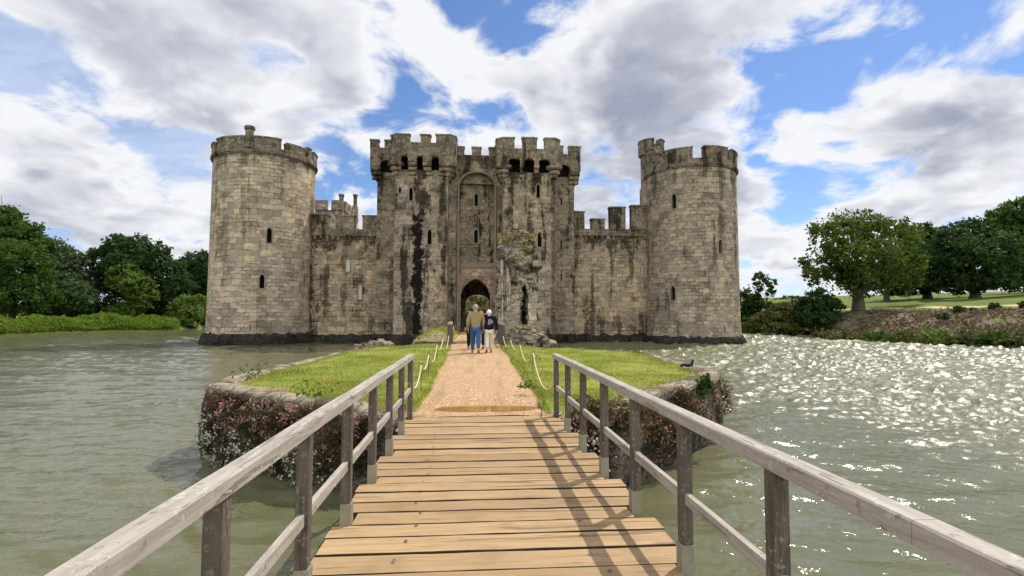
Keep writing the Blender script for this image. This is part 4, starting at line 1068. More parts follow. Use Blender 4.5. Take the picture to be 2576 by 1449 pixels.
# ---- recessed gate wall with its tall arch, gate and passage
def gate_wall():
    Y = YREC; x0, x1 = PX(1120, Y), PX(1272, Y); zk, zm = PZ(390, Y), PZ(369, Y)
    a0, a1 = PX(1154.5, Y, 500), PX(1245.5, Y, 500); zs, zc_ = PZ(468, Y), PZ(434, Y); zfoot = -1.0; DEP = .95
    mb = MB(); arch_wall(mb, x0, x1, zfoot, zk, a0, a1, zs, zc_, Y, DEP, pw=2.1)
    mb.face([(x0,Y,zk),(x1,Y,zk),(x1,Y+.6,zk),(x0,Y+.6,zk)]); panel(mb, lambda u, v: (u, Y+.6, v), x0, x1, zk-3, zk)
    for (a, b) in ((1148,1168),(1187,1211),(1230,1252)):
        pass
    gw = mb.build('gate_wall', M_GATE, castle)
    for (a, b) in ((1148,1168),(1187,1211),(1230,1252)):
        xa, xb = PX(a, Y, 380), PX(b, Y, 380)
        merlon(gw, 2, lambda m_: (m_.box(xa, xb, Y-.004, Y+.6, zk-.05, zm-.15, skip='d'), m_.box(xa-.06, xb+.06, Y-.07, Y+.66, zm-.148, zm, mi=1)))
    # hood moulding and shafts along the arch
    mb = MB(); ap = [(a0-.05,zfoot)]+[(x+(-.06 if x < (a0+a1)/2 else .06), z+.06) for x, z in arch_pts(a0, a1, zs, zc_, pw=2.1)]+[(a1+.05,zfoot)]
    mb.tube([(x, Y-.06, z) for x, z in ap], .13, 6); mb.build('arch_moulding', M_FRAME, gw)
    # inner plane
    YI = Y+DEP-.02; S, Nf = yplane(YI); zstr = PZ(671, YI)
    holes = [hole_px(1194,1202.5,487,518,YI), hole_px(1193,1202,577,611,YI), hole_px(1190,1203,538,571,YI)]
    mb = MB(); panel(mb, S, a0-.1, a1+.1, zstr, zc_+.2, holes, 1, 1)
    for k, h in enumerate(holes): window(gw, S, Nf, h, frame=.15 if k < 2 else .06, depth=.45 if k < 2 else .25, mat_back=None if k < 2 else M_GATE)
    mb.build('recess_wall', M_GATE, gw)
    mb = MB(); mb.box(a0+.02, a1-.02, YI-.25, YI+.1, zstr-.12, zstr+.16); mb.prism([(YI-.25,zstr+.161),(YI,zstr+.42),(YI,zstr+.161)], 'x', a0+.02, a1-.02); mb.build('string_course', M_FRAME, gw)
    for (pxm, w) in ((1164,16),(1197,14),(1229,16)):      # three carved shields on the wall
        xm = PX(pxm, YI, 632); hw = .34; zt_, zb = PZ(624, YI), PZ(643, YI); mb = MB()
        mb.prism([(xm-hw,zt_),(xm+hw,zt_),(xm+hw,zt_-.38),(xm+hw*.7,zt_-.62),(xm,zb),(xm-hw*.7,zt_-.62),(xm-hw,zt_-.38)], 'y', YI-.16, YI+.02)
        mb.box(xm-hw*1.05, xm+hw*1.05, YI-.24, YI+.02, zt_+.002, zt_+.12); mb.jitter(.03, 2, pxm); mb.build('carved_shield', M_PAR, gw)
    # gate: warm panel with pointed arch
    YD = YI-.10; g0, g1 = PX(1158.5, YD, 760), PX(1233, YD, 760); gs, gc = PZ(742, YD), PZ(702, YD)
    mb = MB(); arch_wall(mb, a0+.01, a1-.01, -1, zstr-.121, g0, g1, gs, gc, YD, 1.2, pw=1.45)
    gp = mb.build('gateway', M_WARM, gw)
    mb = MB(); ap = [(g0-.12,-1)]+[(x+(x-(g0+g1)/2)*.06, z+.12) for x, z in arch_pts(g0, g1, gs, gc, pw=1.45)]+[(g1+.12,-1)]
    mb.tube([(x, YD-.03, z) for x, z in ap], .10, 6); mb.build('arch_moulding', M_WARM, gp)
    # passage
    YE = YD+9.2; p0, p1 = g0-.25, g1+.25; zr = gc+.25; mb = MB()
    for x in (p0, p1): panel(mb, (lambda x: lambda u, v: (x, u, v))(x), YD+1.19, YE, -.6, zr)
    panel(mb, lambda u, v: (u, v, zr), p0, p1, YD+1.19, YE)
    i0, i1 = PX(1171, YE, 780), PX(1231, YE, 780); arch_wall(mb, p0, p1, -.6, zr, i0, i1, PZ(757, YE), PZ(741, YE), YE, .9, pw=2.2)
    mb.build('passage', M_GATE, gw)
    mb = MB(); ax = (i0+i1)/2
    for k in range(7): mb.box(p0+.25+k*(p1-p0-.5)/6-.05, p0+.25+k*(p1-p0-.5)/6+.05, YD+.55, YD+.63, gs-.1+.25*(1-abs(k-3)/3), gc-.06-.45*(abs(k-3)/3)**2)
    mb.box(g0+.05, g1-.05, YD+.54, YD+.64, gs+.05, gs+.17)
    mb.build('portcullis', M_DARK, gw)
gate_wall()

# ---- rest of the ring: side and rear walls, mid towers
RUINED = rubble_mat('court_ruin_stone', (.36,.29,.20), (.50,.42,.30), (.14,.11,.08), 1.3, .5, .8)
def ring():
    xl, xr = TL[1]-2.0, TR[1]+2.0; y0, y1 = 60, 98; z = 9.0
    for (x, nm) in ((xl, 'side'), (xr, 'side')):
        mb = MB(); mb.box(x-1, x+1, y0, y1, -2.2, z)
        for k in range(14): mb.box(x-1, x+1, y0+2+k*2.6, y0+3.5+k*2.6, z+.002, z+1.3, skip='d')
        mb.build('curtain_wall', M_WALL, castle)
    mb = MB(); mb.box(xl+1.01, xr-1.01, y1-1, y1+1, -2.2, 7.5); mb.jitter(.25, .5, 9); mb.build('rear_wall', M_TOWER_L, castle)
    # ruined court building seen through the gate
    mb = MB(); xs = np.linspace(-9, 11, 41); hts = [4.6+1.9*mnoise.noise(Vector((x*.6, 1, 2)))+.8*mnoise.noise(Vector((x*2, 3, 2))) for x in xs]
    for (a, ha), (b, hb) in zip(zip(xs, hts), zip(xs[1:], hts[1:])):
        mb.prism([(a,-.3),(b,-.3),(b,hb),(a,ha)], 'y', 82, 83.2)
    mb.jitter(.25, .9, 4); mb.build('ruined_wall', RUINED, castle)
    for cx, cy in ((xl-1, 98), (xr+1, 98)):
        mb = MB(); mb.arc(cx, cy, .5, 5, 0, 2*math.pi, -2.2, 16, n=40)
        for k in range(9): mb.arc(cx, cy, 4.2, 5.1, k*.698, k*.698+.45, 16.002, 17.8, skip='d')
        mb.build('corner_tower', M_TOWER_R, castle)
    Y = 84.0; x0, x1 = PX(793, Y, 520), PX(862, Y, 520); zt_ = P(850, 504, Y).z
    mb = MB(); mb.box(x0, x1, Y, Y+11, -2.2, zt_-1.6); tw = mb.build('mid_tower', M_TOWER_L, castle)
    mb = MB()
    for (a, b, y_, dy) in ((793,823,504,0),(834,862,504,0)):
        xa, xb = PX(a, Y, 510), PX(b, Y, 510); zz = P((a+b)/2, y_, Y).z; mb.box(xa, xb, Y-.2+dy, Y+.7+dy, zt_-1.6, zz)
    xa = x1; 
    mb.box(xa-.6, xa+.15, Y+.71, Y+11, zt_-1.6, zt_-.9)
    for k in range(4): mb.box(xa-.6, xa+.15, Y+1.6+k*2.5, Y+3.1+k*2.5, zt_-.9, zt_+.2+.9*(k == 3))
    mb.jitter(.08, .8, 5); mb.build('parapet', M_TOWER_L, tw)
    chimney(tw, PX(858, Y+1, 500), Y+1.2, zt_-2, P(858, 488, Y+1).z, .42)
    chimney(tw, PX(894, Y+9, 500), Y+9, zt_-2, P(894, 489, Y+9).z, .38)
    mb = MB(); mb.face([(xl,59.5,-.12),(xr,59.5,-.12),(xr,98,-.12),(xl,98,-.12)])
    tag(mb.build('courtyard', bpy.data.materials['lawn_turf']), 'grassy floor of the castle court behind the gate', kind='structure')
ring()
# ------------------------------------------------------------------ barbican ruin
M_RUIN = rubble_mat('ruin_stone', (.38,.32,.24), (.52,.45,.34), (.12,.095,.07), 2.4, .5, .85)
M_ASHLAR = stone_mat('ruin_ashlar', (.47,.40,.295), dark=.45, lich=.3, course=.5, width=.7)
def voxel_wall(mask, x0, x1, z0, z1, cell, yf, yb, rough, seed):
    nx, nz = int((x1-x0)/cell), int((z1-z0)/cell); on = {}
    for i in range(nx):
        for k in range(nz):
            if mask(x0+(i+.5)*cell, z0+(k+.5)*cell): on[(i,k)] = 1
    V = []; idx = {}; Fa = []; ny = max(2, int((yb-yf)/(cell*2)))
    def vid(i, k, j):
        if (i,k,j) not in idx:
            x, z, y = x0+i*cell, z0+k*cell, yf+(yb-yf)*j/ny
            a = mnoise.noise_vector(Vector((x*1.3+seed, y*1.3, z*1.3))); b = mnoise.noise_vector(Vector((x*3.4, y*3.4+seed, z*4.2))); c = mnoise.noise_vector(Vector((x*8, y*8+seed, z*9)))
            d = a*.26+b*.22+c*.07
            idx[(i,k,j)] = len(V); V.append((x+d.x*rough, y+d.y*rough*1.25, z+d.z*rough*.8))
        return idx[(i,k,j)]
    for (i,k) in on:
        Fa.append((vid(i,k,0),vid(i+1,k,0),vid(i+1,k+1,0),vid(i,k+1,0))); Fa.append((vid(i+1,k,ny),vid(i,k,ny),vid(i,k+1,ny),vid(i+1,k+1,ny)))
        for (di,dk,e) in ((-1,0,((0,0),(0,1))),(1,0,((1,1),(1,0))),(0,-1,((1,0),(0,0))),(0,1,((0,1),(1,1)))):
            if (i+di,k+dk) in on: continue
            (a,b),(c,d) = e
            for j in range(ny): Fa.append((vid(i+a,k+b,j),vid(i+c,k+d,j),vid(i+c,k+d,j+1),vid(i+a,k+b,j+1)))
    return V, Fa
def leaf_quads(cent, size, rng, up=.0, droop=.0, aspect=.6, nrm=None):
    """one bent-free diamond quad per centre"""
    n = len(cent); d = rng.normal(size=(n,3)); d[:,2] = d[:,2]*(1-droop)-droop*.6; d /= np.linalg.norm(d, axis=1)[:,None]
    e = rng.normal(size=(n,3))
    if nrm is not None: e = np.cross(nrm+rng.normal(size=(n,3))*.55, d)
    else: e = np.cross(d, e)
    e /= np.linalg.norm(e, axis=1)[:,None]+1e-9
    s = size[:,None]
    V = np.concatenate([cent-d*s*.5, cent+e*s*.5*aspect, cent+d*s*.5, cent-e*s*.5*aspect]); i = np.arange(n)
    return V, np.stack([i, i+n, i+2*n, i+3*n], 1)
def build_ruin():
    Y = 27.0
    root = empty('barbican_ruin', (PX(1305,Y), Y+.8, .2)); tag(root, 'ragged ruined stone pillar of the barbican with a narrow doorway, right of the gate path', 'ruin')
    out = [(1254,880),(1253,760),(1256,690),(1262,672),(1257,650),(1264,625),(1260,606),(1268,598),(1277,588),(1296,581),(1318,583),(1336,592),(1341,606),(1342,628),(1347,640),(1352,648),(1361,655),(1360,672),(1349,677),(1345,690),(1348,720),(1352,745),(1352,775),(1351,800),(1350,880)]
    poly = [(P(x,y,Y).x, P(x,y,Y).z) for x, y in out]
    dl, dr, dzs, dzc = PX(1308.5,Y,780), PX(1326.5,Y,780), PZ(740,Y), PZ(713,Y)
    def inside(x, z):
        c = False; n = len(poly)
        for i in range(n):
            (xa,za),(xb,zb) = poly[i], poly[(i+1)%n]
            if (za > z) != (zb > z) and x < (xb-xa)*(z-za)/(zb-za)+xa: c = not c
        return c
    def mask(x, z):
        if not inside(x, z): return False
        if dl < x < dr:
            f = (x-dl)/(dr-dl); top = dzs+(dzc-dzs)*(1-abs(2*f-1)**1.6)
            if z < top and z > .2: return False
        return True
    zsp = PZ(738, Y)
    V, Fa = voxel_wall(mask, poly[0][0]-.3, max(p[0] for p in poly)+.1, -.3, max(p[1] for p in poly)+.05, .085, Y, Y+1.9, 1.0, 3.0)
    np_mesh('rubble_core', V, Fa, M_RUIN, root)
    # clustered moulded shafts at the left edge
    for k, (px, r, zt_) in enumerate(((1257,.075,700),(1263,.09,655),(1270,.065,690),(1276,.085,668),(1282,.06,700))):
        x = PX(px, Y-.1); mb = MB(); zz = P(px, zt_, Y).z
        mb.tube([(x,Y-.06-.05*(k%2),0.05)]+[(x+.01*math.sin(q),Y-.06-.05*(k%2),.05+(zz-.05)*q/6) for q in range(1,7)], r, 8); mb.jitter(.035, 2.2, k); mb.build('shaft', M_ASHLAR, root, smooth=True)
    # squared blocks: right door jamb, left pier, springer, projecting block
    mb = MB(); rng = random.Random(2)
    def blk(xa, xb, ya, yb, dy=-.1, dep=.5):
        mb.box(PX(xa,Y,(ya+yb)/2), PX(xb,Y,(ya+yb)/2), Y+dy, Y+dy+dep, P(xa,yb,Y).z, P(xa,ya,Y).z)
    for (ya, yb, xa, xb) in ((776,792,1328,1350),(793,811,1329,1349),(812,836,1328.5,1349.5),(760,775,1327.5,1354),(737,759,1329,1351)): blk(xa, xb, ya-.2, yb+.6, -.12-.03*rng.random(), .8)
    mb.jitter(.05, 2.3, 1); mb.build('door_jamb', M_ASHLAR, root)
    mb = MB(); y = 742
    while y < 836:
        h = rng.uniform(9, 15); x = 1285
        while x < 1307: w = rng.uniform(9, 15); blk(x-.4, min(1307.5, x+w)+.4, y-.2, y+h+.5, -.05-.05*rng.random(), .5); x += w
        y += h
    mb.jitter(.05, 2.3, 1); mb.build('pier', M_ASHLAR, root)
    mb = MB(); blk(1340, 1361, 657, 671, -.25, .8); mb.jitter(.05, 2.3, 1); mb.build('springer_stone', M_ASHLAR, root, bevel=.03)
    # arch ribs over the doorway
    mb = MB(); xc = (dl+dr)/2
    for o in (0, .14): mb.tube([(xc+(dr-xc+.05+o)*math.cos(a)*1.0, Y-.10+o*.5, dzs+(dzc-dzs+.05+o)*math.sin(a)**.8) for a in np.linspace(0, 1.9, 12)], .085, 7)
    mb.jitter(.03, 3, 2); mb.build('door_arch', M_ASHLAR, root, smooth=True)
    # green and straw-coloured growth on the broken top and at the doorway
    rng = np.random.default_rng(8); c = []
    for (px, py, s, n) in ((1305,588,.38,520),(1322,596,.28,330),(1285,598,.28,240),(1316,614,.18,240),(1322,630,.14,200),(1272,606,.15,90),(1300,645,.2,60)):
        p = P(px, py, Y+.15); k = rng.normal(size=(n,3))*np.array([s*1.05,.4,s*.22]); k[:,1] = -np.abs(k[:,1])*.3+rng.uniform(-.15,1.2 if py < 600 else .0,n); c.append(np.array(p)+k)
    c = np.concatenate(c); V, Fa = leaf_quads(c, rng.uniform(.07,.17,len(c)), rng, aspect=.45)
    np_mesh('moss_and_grass', V, Fa, leaf_mat('ruin_growth', (.26,.23,.05), (.46,.36,.16), .25, (.13,.19,.03)), root)
    d_ = MB(); d_.box(dl-.2, dr+.2, Y+1.95, Y+2.0, .2, dzc+.2); d_.build('doorway_shade', M_DARK, root)  # near-black sheet behind the opening, painting the doorway's shade
build_ruin()
def rubble_heap(label, cx, cy, rx, ry, h, z0, seed, n=34, growth=True):
    V = []; Fa = []; N, M = 44, 14
    for j in range(M+1):
        f = j/M
        for k in range(N):
            a = 2*math.pi*k/N; r = (1-f**1.8)**.6*(1+.22*mnoise.noise(Vector((math.cos(a)*1.6+seed, math.sin(a)*1.6, f))))
            x, y, z = cx+rx*r*math.cos(a), cy+ry*r*math.sin(a), z0+h*f
            d = mnoise.noise_vector(Vector((x*2.2, y*2.2, z*3.5+seed)))*.16+mnoise.noise_vector(Vector((x*5.5, y*5.5, z*8+seed)))*.08
            V.append((x+d.x*min(1,rx), y+d.y*min(1,ry), z+d.z*.5))
    for j in range(M):
        for k in range(N): Fa.append((j*N+k, j*N+(k+1)%N, (j+1)*N+(k+1)%N, (j+1)*N+k))
    root = empty('rubble_heap', (cx, cy, z0)); tag(root, label, 'rubble')
    mb = MB(); rg = random.Random(int(seed*100))
    for q in range(n*3):
        f = rg.random()**1.2*.95; a = rg.uniform(0, 6.28); r = (1-f**1.8)**.6*(1+.22*mnoise.noise(Vector((math.cos(a)*1.6+seed, math.sin(a)*1.6, f))))
        c = Vector((cx+rx*r*math.cos(a), cy+ry*r*math.sin(a), z0+h*f)); q3 = Matrix.Rotation(rg.uniform(0,3), 3, 'Z') @ Matrix.Rotation(rg.gauss(0,.3), 3, 'X'); k = rg.uniform(.05,.15)*min(1.2, .5+rx*.6)
        mb.obox(c, q3 @ Vector((1,0,0)), q3 @ Vector((0,1,0)), q3 @ Vector((0,0,1)), k*rg.uniform(.8,1.6), k*rg.uniform(.7,1.2), k*rg.uniform(.4,.75))
    mb.jitter(.05, 4.5, seed); o_ = len(V); V += mb.v; Fa += [tuple(i+o_ for i in f_) for f_ in mb.f]
    np_mesh('stones', V, Fa, M_RUBBLE, root)
    if growth:
        rng = np.random.default_rng(int(seed*10)); c = np.stack([cx+rng.normal(0,rx*.35,160), cy+rng.normal(0,ry*.3,160), z0+h*(.92+rng.uniform(-.02,.18,160))], 1)
        Vv, Ff = leaf_quads(c, rng.uniform(.05,.15,160), rng, aspect=.4); np_mesh('weeds', Vv, Ff, bpy.data.materials['ruin_growth'], root)
h0 = G(1342, 873, .28); rubble_heap('pale rubble stone heap with weeds at the foot of the ruined pillar', h0.x, 25.3, 1.02, .75, .98, .12, 3.3)
h1 = G(940, 880, .2); rubble_heap('low flat rubble remnant at the back edge of the left lawn', h1.x, h1.y+.4, .98, .55, .50, .0, 7.7, growth=False)

# ------------------------------------------------------------------ trees and shrubs
M_BARK = wood_mat('bark', (.075,.06,.045), (.14,.115,.09), (5,5,.8), (.02,.016,.012))
LEAF = {
 'oak':   leaf_mat('oak_leaves', (.040,.078,.014), (.112,.160,.030), .38),
 'dark':  leaf_mat('dark_leaves', (.020,.048,.015), (.058,.105,.027), .32),
 'blue':  leaf_mat('grey_green_leaves', (.045,.080,.036), (.10,.145,.062), .36),
 'mid':   leaf_mat('green_leaves', (.032,.072,.014), (.085,.145,.030), .38),
 'light': leaf_mat('light_leaves', (.075,.135,.024), (.16,.23,.05), .42),
 'olive': leaf_mat('olive_leaves', (.055,.075,.018), (.13,.145,.04), .28, (.19,.13,.09)),
}
def crown_points(lumps, per, rng, shell=.55):
    out = []; nr = []
    vol = np.array([l[3]*l[4]*l[5] for l in lumps])**(2/3); cnt = (per*vol/vol.sum()).astype(int)
    for l, n in zip(lumps, cnt):
        d = rng.normal(size=(n,3)); d[:,2] = d[:,2]*.9+.25; d /= np.linalg.norm(d, axis=1)[:,None]
        r = shell+(1.08-shell)*rng.random(n)**.6
        # second-level sprays: pull leaves towards small twig clusters for gaps and tufts
        m = max(6, n//40); tw = rng.normal(size=(m,3)); tw[:,2] = tw[:,2]*.8+.2; tw /= np.linalg.norm(tw, axis=1)[:,None]; tr = .72+.38*rng.random(m)
        j = rng.integers(0, m, n); p = d*r[:,None]; q = tw[j]*tr[j][:,None]+rng.normal(size=(n,3))*.115
        k = (rng.random(n) < .78)[:,None]; p = np.where(k, q, p)
        out.append(np.array(l[:3])+p*np.array(l[3:6])); nr.append(p/np.array(l[3:6])*min(l[3:6]))
    return np.concatenate(out), np.concatenate(nr)
def tree(name, label, base, lumps, leaf, n, lsize, trunk_r, cat='tree', group=None, shell=.5, seed=1, limbs=True, lean=(0,0), fork=.35):
    """lumps in world coordinates: (x,y,z,rx,ry,rz)"""
    rng = np.random.default_rng(seed); root = empty(name, base); tag(root, label, cat, group)
    b = Vector(base); top = Vector(np.mean([l[:3] for l in lumps], axis=0))
    if trunk_r:
        mb = MB(); fk = b.lerp(Vector((b.x+lean[0], b.y+lean[1], top.z)), fork); fk.x = b.x+lean[0]; fk.y = b.y+lean[1]
        mb.tube([b-Vector((0,0,.4)), b+Vector((0,0,trunk_r*.5)), b.lerp(fk,.45), fk], [trunk_r*1.35, trunk_r*1.05, trunk_r*.92, trunk_r*.85], 10)
        if limbs:
            for l in lumps:
                e = Vector(l[:3]); r = random.Random(seed+int(e.x*10)); m = fk.lerp(e, .5)+Vector((r.uniform(-.4,.4), r.uniform(-.4,.4), r.uniform(0,.8)))*trunk_r
                mb.tube([fk-Vector((0,0,.2)), fk.lerp(m,.5), m, e, e+(e-m)*.45], [trunk_r*.55, trunk_r*.42, trunk_r*.32, trunk_r*.18, trunk_r*.05], 6, cap=False)
        mb.build('trunk', M_BARK, root, smooth=True)
    c, nr = crown_points(lumps, n, rng, shell); nr /= np.linalg.norm(nr, axis=1)[:,None]+1e-6
    V, Fa = leaf_quads(c, lsize*rng.uniform(.6,1.35,len(c)), rng, aspect=.7, nrm=nr)
    np_mesh('crown' if trunk_r else 'foliage', V, Fa, LEAF[leaf], root)
    return root
def lumps_px(lst, Y, depth=1.0):
    """crown masses measured in the photograph at their real distance: (px, py, half width px, half height px, dy)"""
    out = []
    for (px, py, rx, ry, dy) in lst:
        p = P(px, py, Y+dy); s = (Y+dy)/F; out.append((p.x, p.y, p.z, rx*s, (rx+ry)*.5*s*depth, ry*s))
    return out
def on_land(px, Y):
    x = PX(px, Y, 790); return (x, Y, land_z(x, Y)[0]-.05)
# right bank
tree('oak_tree', 'large spreading oak standing alone at the top of the heathy bank', on_land(2160,79),
     lumps_px([(2165,570,70,45,0),(2100,590,60,50,-2),(2225,590,70,48,1),(2068,650,52,44,-2),(2130,640,70,55,-4),(2200,650,80,58,-3),(2265,640,58,60,0),(2290,590,38,34,2),(2110,700,62,40,0),(2180,710,72,42,-3),(2250,705,58,42,0),(2050,690,34,30,1),(2290,670,36,46,1)], 79, .9), 'oak', 14500, .52, .92, seed=3, fork=.33)
tree('broad_tree', 'dark broad tree behind the right edge of the lone oak', on_land(2335,98),
     lumps_px([(2320,600,44,40,0),(2300,655,50,46,-2),(2350,660,46,50,0),(2290,710,60,36,0),(2250,715,50,28,2),(2380,700,46,40,-2)], 98), 'dark', 11000, .72, .8, group='trees on the right bank', seed=5, fork=.3)
tree('broad_tree', 'dark spreading tree with low boughs and sturdy trunk on the shaded meadow', on_land(2455,86),
     lumps_px([(2440,590,60,40,0),(2400,620,52,44,-1),(2380,670,52,42,0),(2440,650,66,54,-4),(2500,640,62,54,-3),(2420,712,60,26,-2),(2490,706,66,30,-3),(2550,690,52,44,0),(2360,712,34,22,1)], 86), 'dark', 19000, .66, .85, group='trees on the right bank', seed=6, fork=.24)
tree('broad_tree', 'tallest tree on the right, rising at the picture edge behind the others', on_land(2590,104),
     lumps_px([(2560,540,54,40,0),(2520,570,46,40,2),(2600,580,60,60,0),(2540,620,60,50,-2),(2610,660,70,60,-2),(2560,700,50,32,-2)], 104), 'mid', 15000, .78, .9, group='trees on the right bank', seed=7, fork=.26)
tree('broad_tree', 'small rounded tree with dark trunk under the right side of the oak', on_land(2232,96),
     lumps_px([(2230,690,52,34,0),(2205,712,34,22,0),(2262,708,40,26,0)], 96), 'mid', 5000, .6, .55, group='trees on the right bank', seed=8, fork=.5)
tree('bush', 'dark rounded bush left of the lone oak trunk', on_land(2065,77),
     lumps_px([(2062,760,42,32,0),(2035,775,36,30,-1),(2090,775,28,30,1),(2050,800,46,28,-2),(2085,805,28,24,-1)], 77), 'dark', 7000, .42, 0, cat='bush', group='bushes on the right bank', seed=9)
tree('bush', 'olive flowering bush at the water below the dark rounded bush', on_land(1995,80),
     lumps_px([(1985,785,48,24,0),(2015,770,26,20,2),(1955,800,40,26,0),(2000,812,50,24,-1),(1925,812,28,22,1),(1960,826,44,16,-2),(2020,830,46,16,-4),(2070,834,40,14,-5)], 80), 'olive', 11000, .40, 0, cat='bush', group='bushes on the right bank', seed=10)
tree('bush', 'dense dark upright bush beside the right round tower', on_land(1880,91),
     lumps_px([(1872,760,24,34,0),(1895,775,22,36,0),(1878,805,28,32,0),(1905,812,22,24,0)], 91), 'dark', 6000, .45, 0, cat='bush', group='bushes on the right bank', seed=11)
tree('bush', 'yellow green bush low at the water between the dark upright bush and the olive one', on_land(1920,86),
     lumps_px([(1900,815,26,20,0),(1930,800,24,18,1),(1945,822,30,16,-1),(1880,826,24,14,-1)], 86), 'light', 4200, .4, 0, cat='bush', group='bushes on the right bank', seed=14)
tree('young_tree', 'thin young tree with sparse leaves between the tower and the oak', on_land(1930,88),
     lumps_px([(1918,700,20,18,0),(1936,712,16,14,0),(1905,722,16,14,1),(1940,738,14,12,0),(1922,765,20,14,0),(1938,775,18,16,0),(1903,745,12,12,0)], 88), 'mid', 1700, .5, .13, seed=12, fork=.72, shell=.3)
tree('bush', 'distant grey green trees on the skyline behind the young tree', on_land(1990,150), lumps_px([(1985,752,20,9,0),(2010,754,22,10,0),(1960,758,16,7,0)], 150), 'blue', 1500, .6, 0, cat='bush', group='bushes on the right bank', seed=13)
sl = ['long low bramble at the waterline under the far right meadow, nearest of its row','low bramble second from the right edge along the right waterline','third bramble from the right edge along the right waterline','pale bramble in the middle of the right waterline row','bramble on the waterline below the bare heath slope','bramble on the waterline below the roots of the oak','farthest bramble of the row on the right waterline','reddish bramble hanging over the water left of the oak']
for i, (px, dd, rx, ry) in enumerate(((2580,1.0,46,17),(2500,1.2,44,20),(2425,1.2,40,19),(2350,1.4,42,24),(2275,1.2,40,26),(2205,1.4,40,22),(2140,1.2,36,20),(2085,1.2,34,20))):
    g = G(px, 845+ (px-1880)*.047, -1.35); base = on_land(px, g.y+dd*.25); p = Vector((base[0], base[1], base[2])); s = base[1]/F
    L = [(p.x+dx*rx*s, p.y+.3*dx, base[2]-(.5 if i < 2 else .25)+ry*s*(1.1+.5*dz), rx*s*.7, 1.7, ry*s*1.6) for dx, dz in ((-.6,-.3),(0,.4),(.6,0),(.2,-.4))]
    tree('bramble', sl[i], base, L, ('olive','mid','olive','light','olive','mid','olive','olive')[i], 3600, .32, 0, cat='bush', group='brambles along the right waterline', seed=20+i)
for i, (px, Y, r, lab) in enumerate(((2414,59.5,.62,'round dark gorse bush just below the sandy path, left of the wide one'),(2503,56.5,.60,'wide dark gorse bush below the path at the far right'),(2373,58,.62,'round dark gorse bush halfway down the bare heath slope'),(2449,58.5,.40,'tiny dark gorse bush between two larger ones near the path'),(2578,54,.5,'dark gorse bush cut by the right edge of the picture'))):
    b = on_land(px, Y); z = b[2]
    tree('gorse_bush', lab, b, [(b[0],b[1],z+r*.6,r,r,r*.8),(b[0]+r*.7,b[1],z+r*.4,r*.6,r*.6,r*.5),(b[0]-r*.6,b[1],z+r*.4,r*.6,r*.6,r*.5)], 'dark', 1100, .2, 0, cat='bush', group='gorse bushes on the heath slope', seed=40+i)
# low heather and bracken covering the slope
rng = np.random.default_rng(31); pts = []
while len(pts) < 15000:
    a = rng.uniform(R(-42), R(62)); d = rng.uniform(.6, 10.5); r = shore_r(a)+d; x, y = LC.x+r*math.cos(a), LC.y+r*math.sin(a)
    if mnoise.noise(Vector((x*.35, y*.35, 11))) < rng.uniform(-.5,.25): continue
    pts.append((x, y, land_z(x, y)[0]+rng.uniform(.0,.16)+.5*rng.random()*max(0, mnoise.noise(Vector((x*.8, y*.8, 21)))+.15)))
V, Fa = leaf_quads(np.array(pts), rng.uniform(.2,.55,len(pts)), rng, aspect=.6)
tag(np_mesh('heather', V, Fa, leaf_mat('heather_tufts', (.12,.085,.055), (.23,.165,.125), .15, (.05,.075,.02), ((.31,.225,.165), (.060,.075,.022)))), 'pinkish brown heather and bracken covering the right bank', kind='stuff')

tree('ivy', 'dark ivy on the sunlit court wall seen through the castle gate arch', (.9, 81.5, 0), [(.5,81.4,4.3,1.3,.4,.5),(1.7,81.4,3.6,.7,.4,.7)], 'olive', 420, .24, 0, cat='ivy', seed=58)
# left bank
tree('tall_tree', 'tallest dark green tree at the left edge of the picture', on_land(30,108),
     lumps_px([(-20,560,52,42,0),(35,590,52,44,0),(75,620,40,44,2),(-30,640,60,60,0),(40,670,70,60,-4),(-20,730,60,50,-3),(50,745,70,45,-4),(8,540,34,22,0)], 108), 'mid', 21000, .66, .6, group='trees on the left bank', seed=50, fork=.3)
tree('tall_tree', 'grey green tree beside the tallest tree on the left bank', on_land(150,116),
     lumps_px([(125,640,40,42,0),(160,665,42,42,0),(185,700,34,34,2),(130,705,52,46,-3),(175,745,52,40,-4),(115,760,44,36,-5),(205,745,24,30,0)], 116), 'blue', 15000, .66, .5, group='trees on the left bank', seed=51, fork=.3)
tree('tall_tree', 'broad dark tree in the middle of the left bank', on_land(345,124),
     lumps_px([(300,625,34,32,0),(345,635,42,38,0),(385,655,42,40,0),(265,655,38,34,0),(320,675,52,44,-2),(410,690,44,44,0),(250,700,26,32,1),(440,725,36,40,1),(300,735,60,42,2),(380,745,60,42,0)], 124), 'dark', 20000, .72, .6, group='trees on the left bank', seed=52, fork=.3)
tree('tall_tree', 'lighter green tree in front of the broad dark tree', on_land(335,118),
     lumps_px([(310,690,36,22,0),(335,715,38,24,-1),(355,740,34,22,0),(290,710,22,16,0),(345,768,30,18,0),(310,790,40,22,0)], 118), 'light', 6500, .62, .3, group='trees on the left bank', seed=53, fork=.5)
tree('tall_tree', 'very dark tree just left of the round tower', on_land(492,135),
     lumps_px([(500,665,36,28,0),(472,690,28,30,0),(510,705,36,38,0),(485,735,38,34,0),(530,690,30,40,1)], 135), 'dark', 9000, .8, .5, group='trees on the left bank', seed=54, fork=.35)
tree('bush', 'pale green willow bush at the water against the left round tower', on_land(485,122),
     lumps_px([(470,775,34,28,0),(500,765,24,22,0),(490,798,38,24,-2),(452,800,26,22,0),(515,790,22,30,0)], 122), 'light', 6500, .6, 0, cat='bush', seed=55)
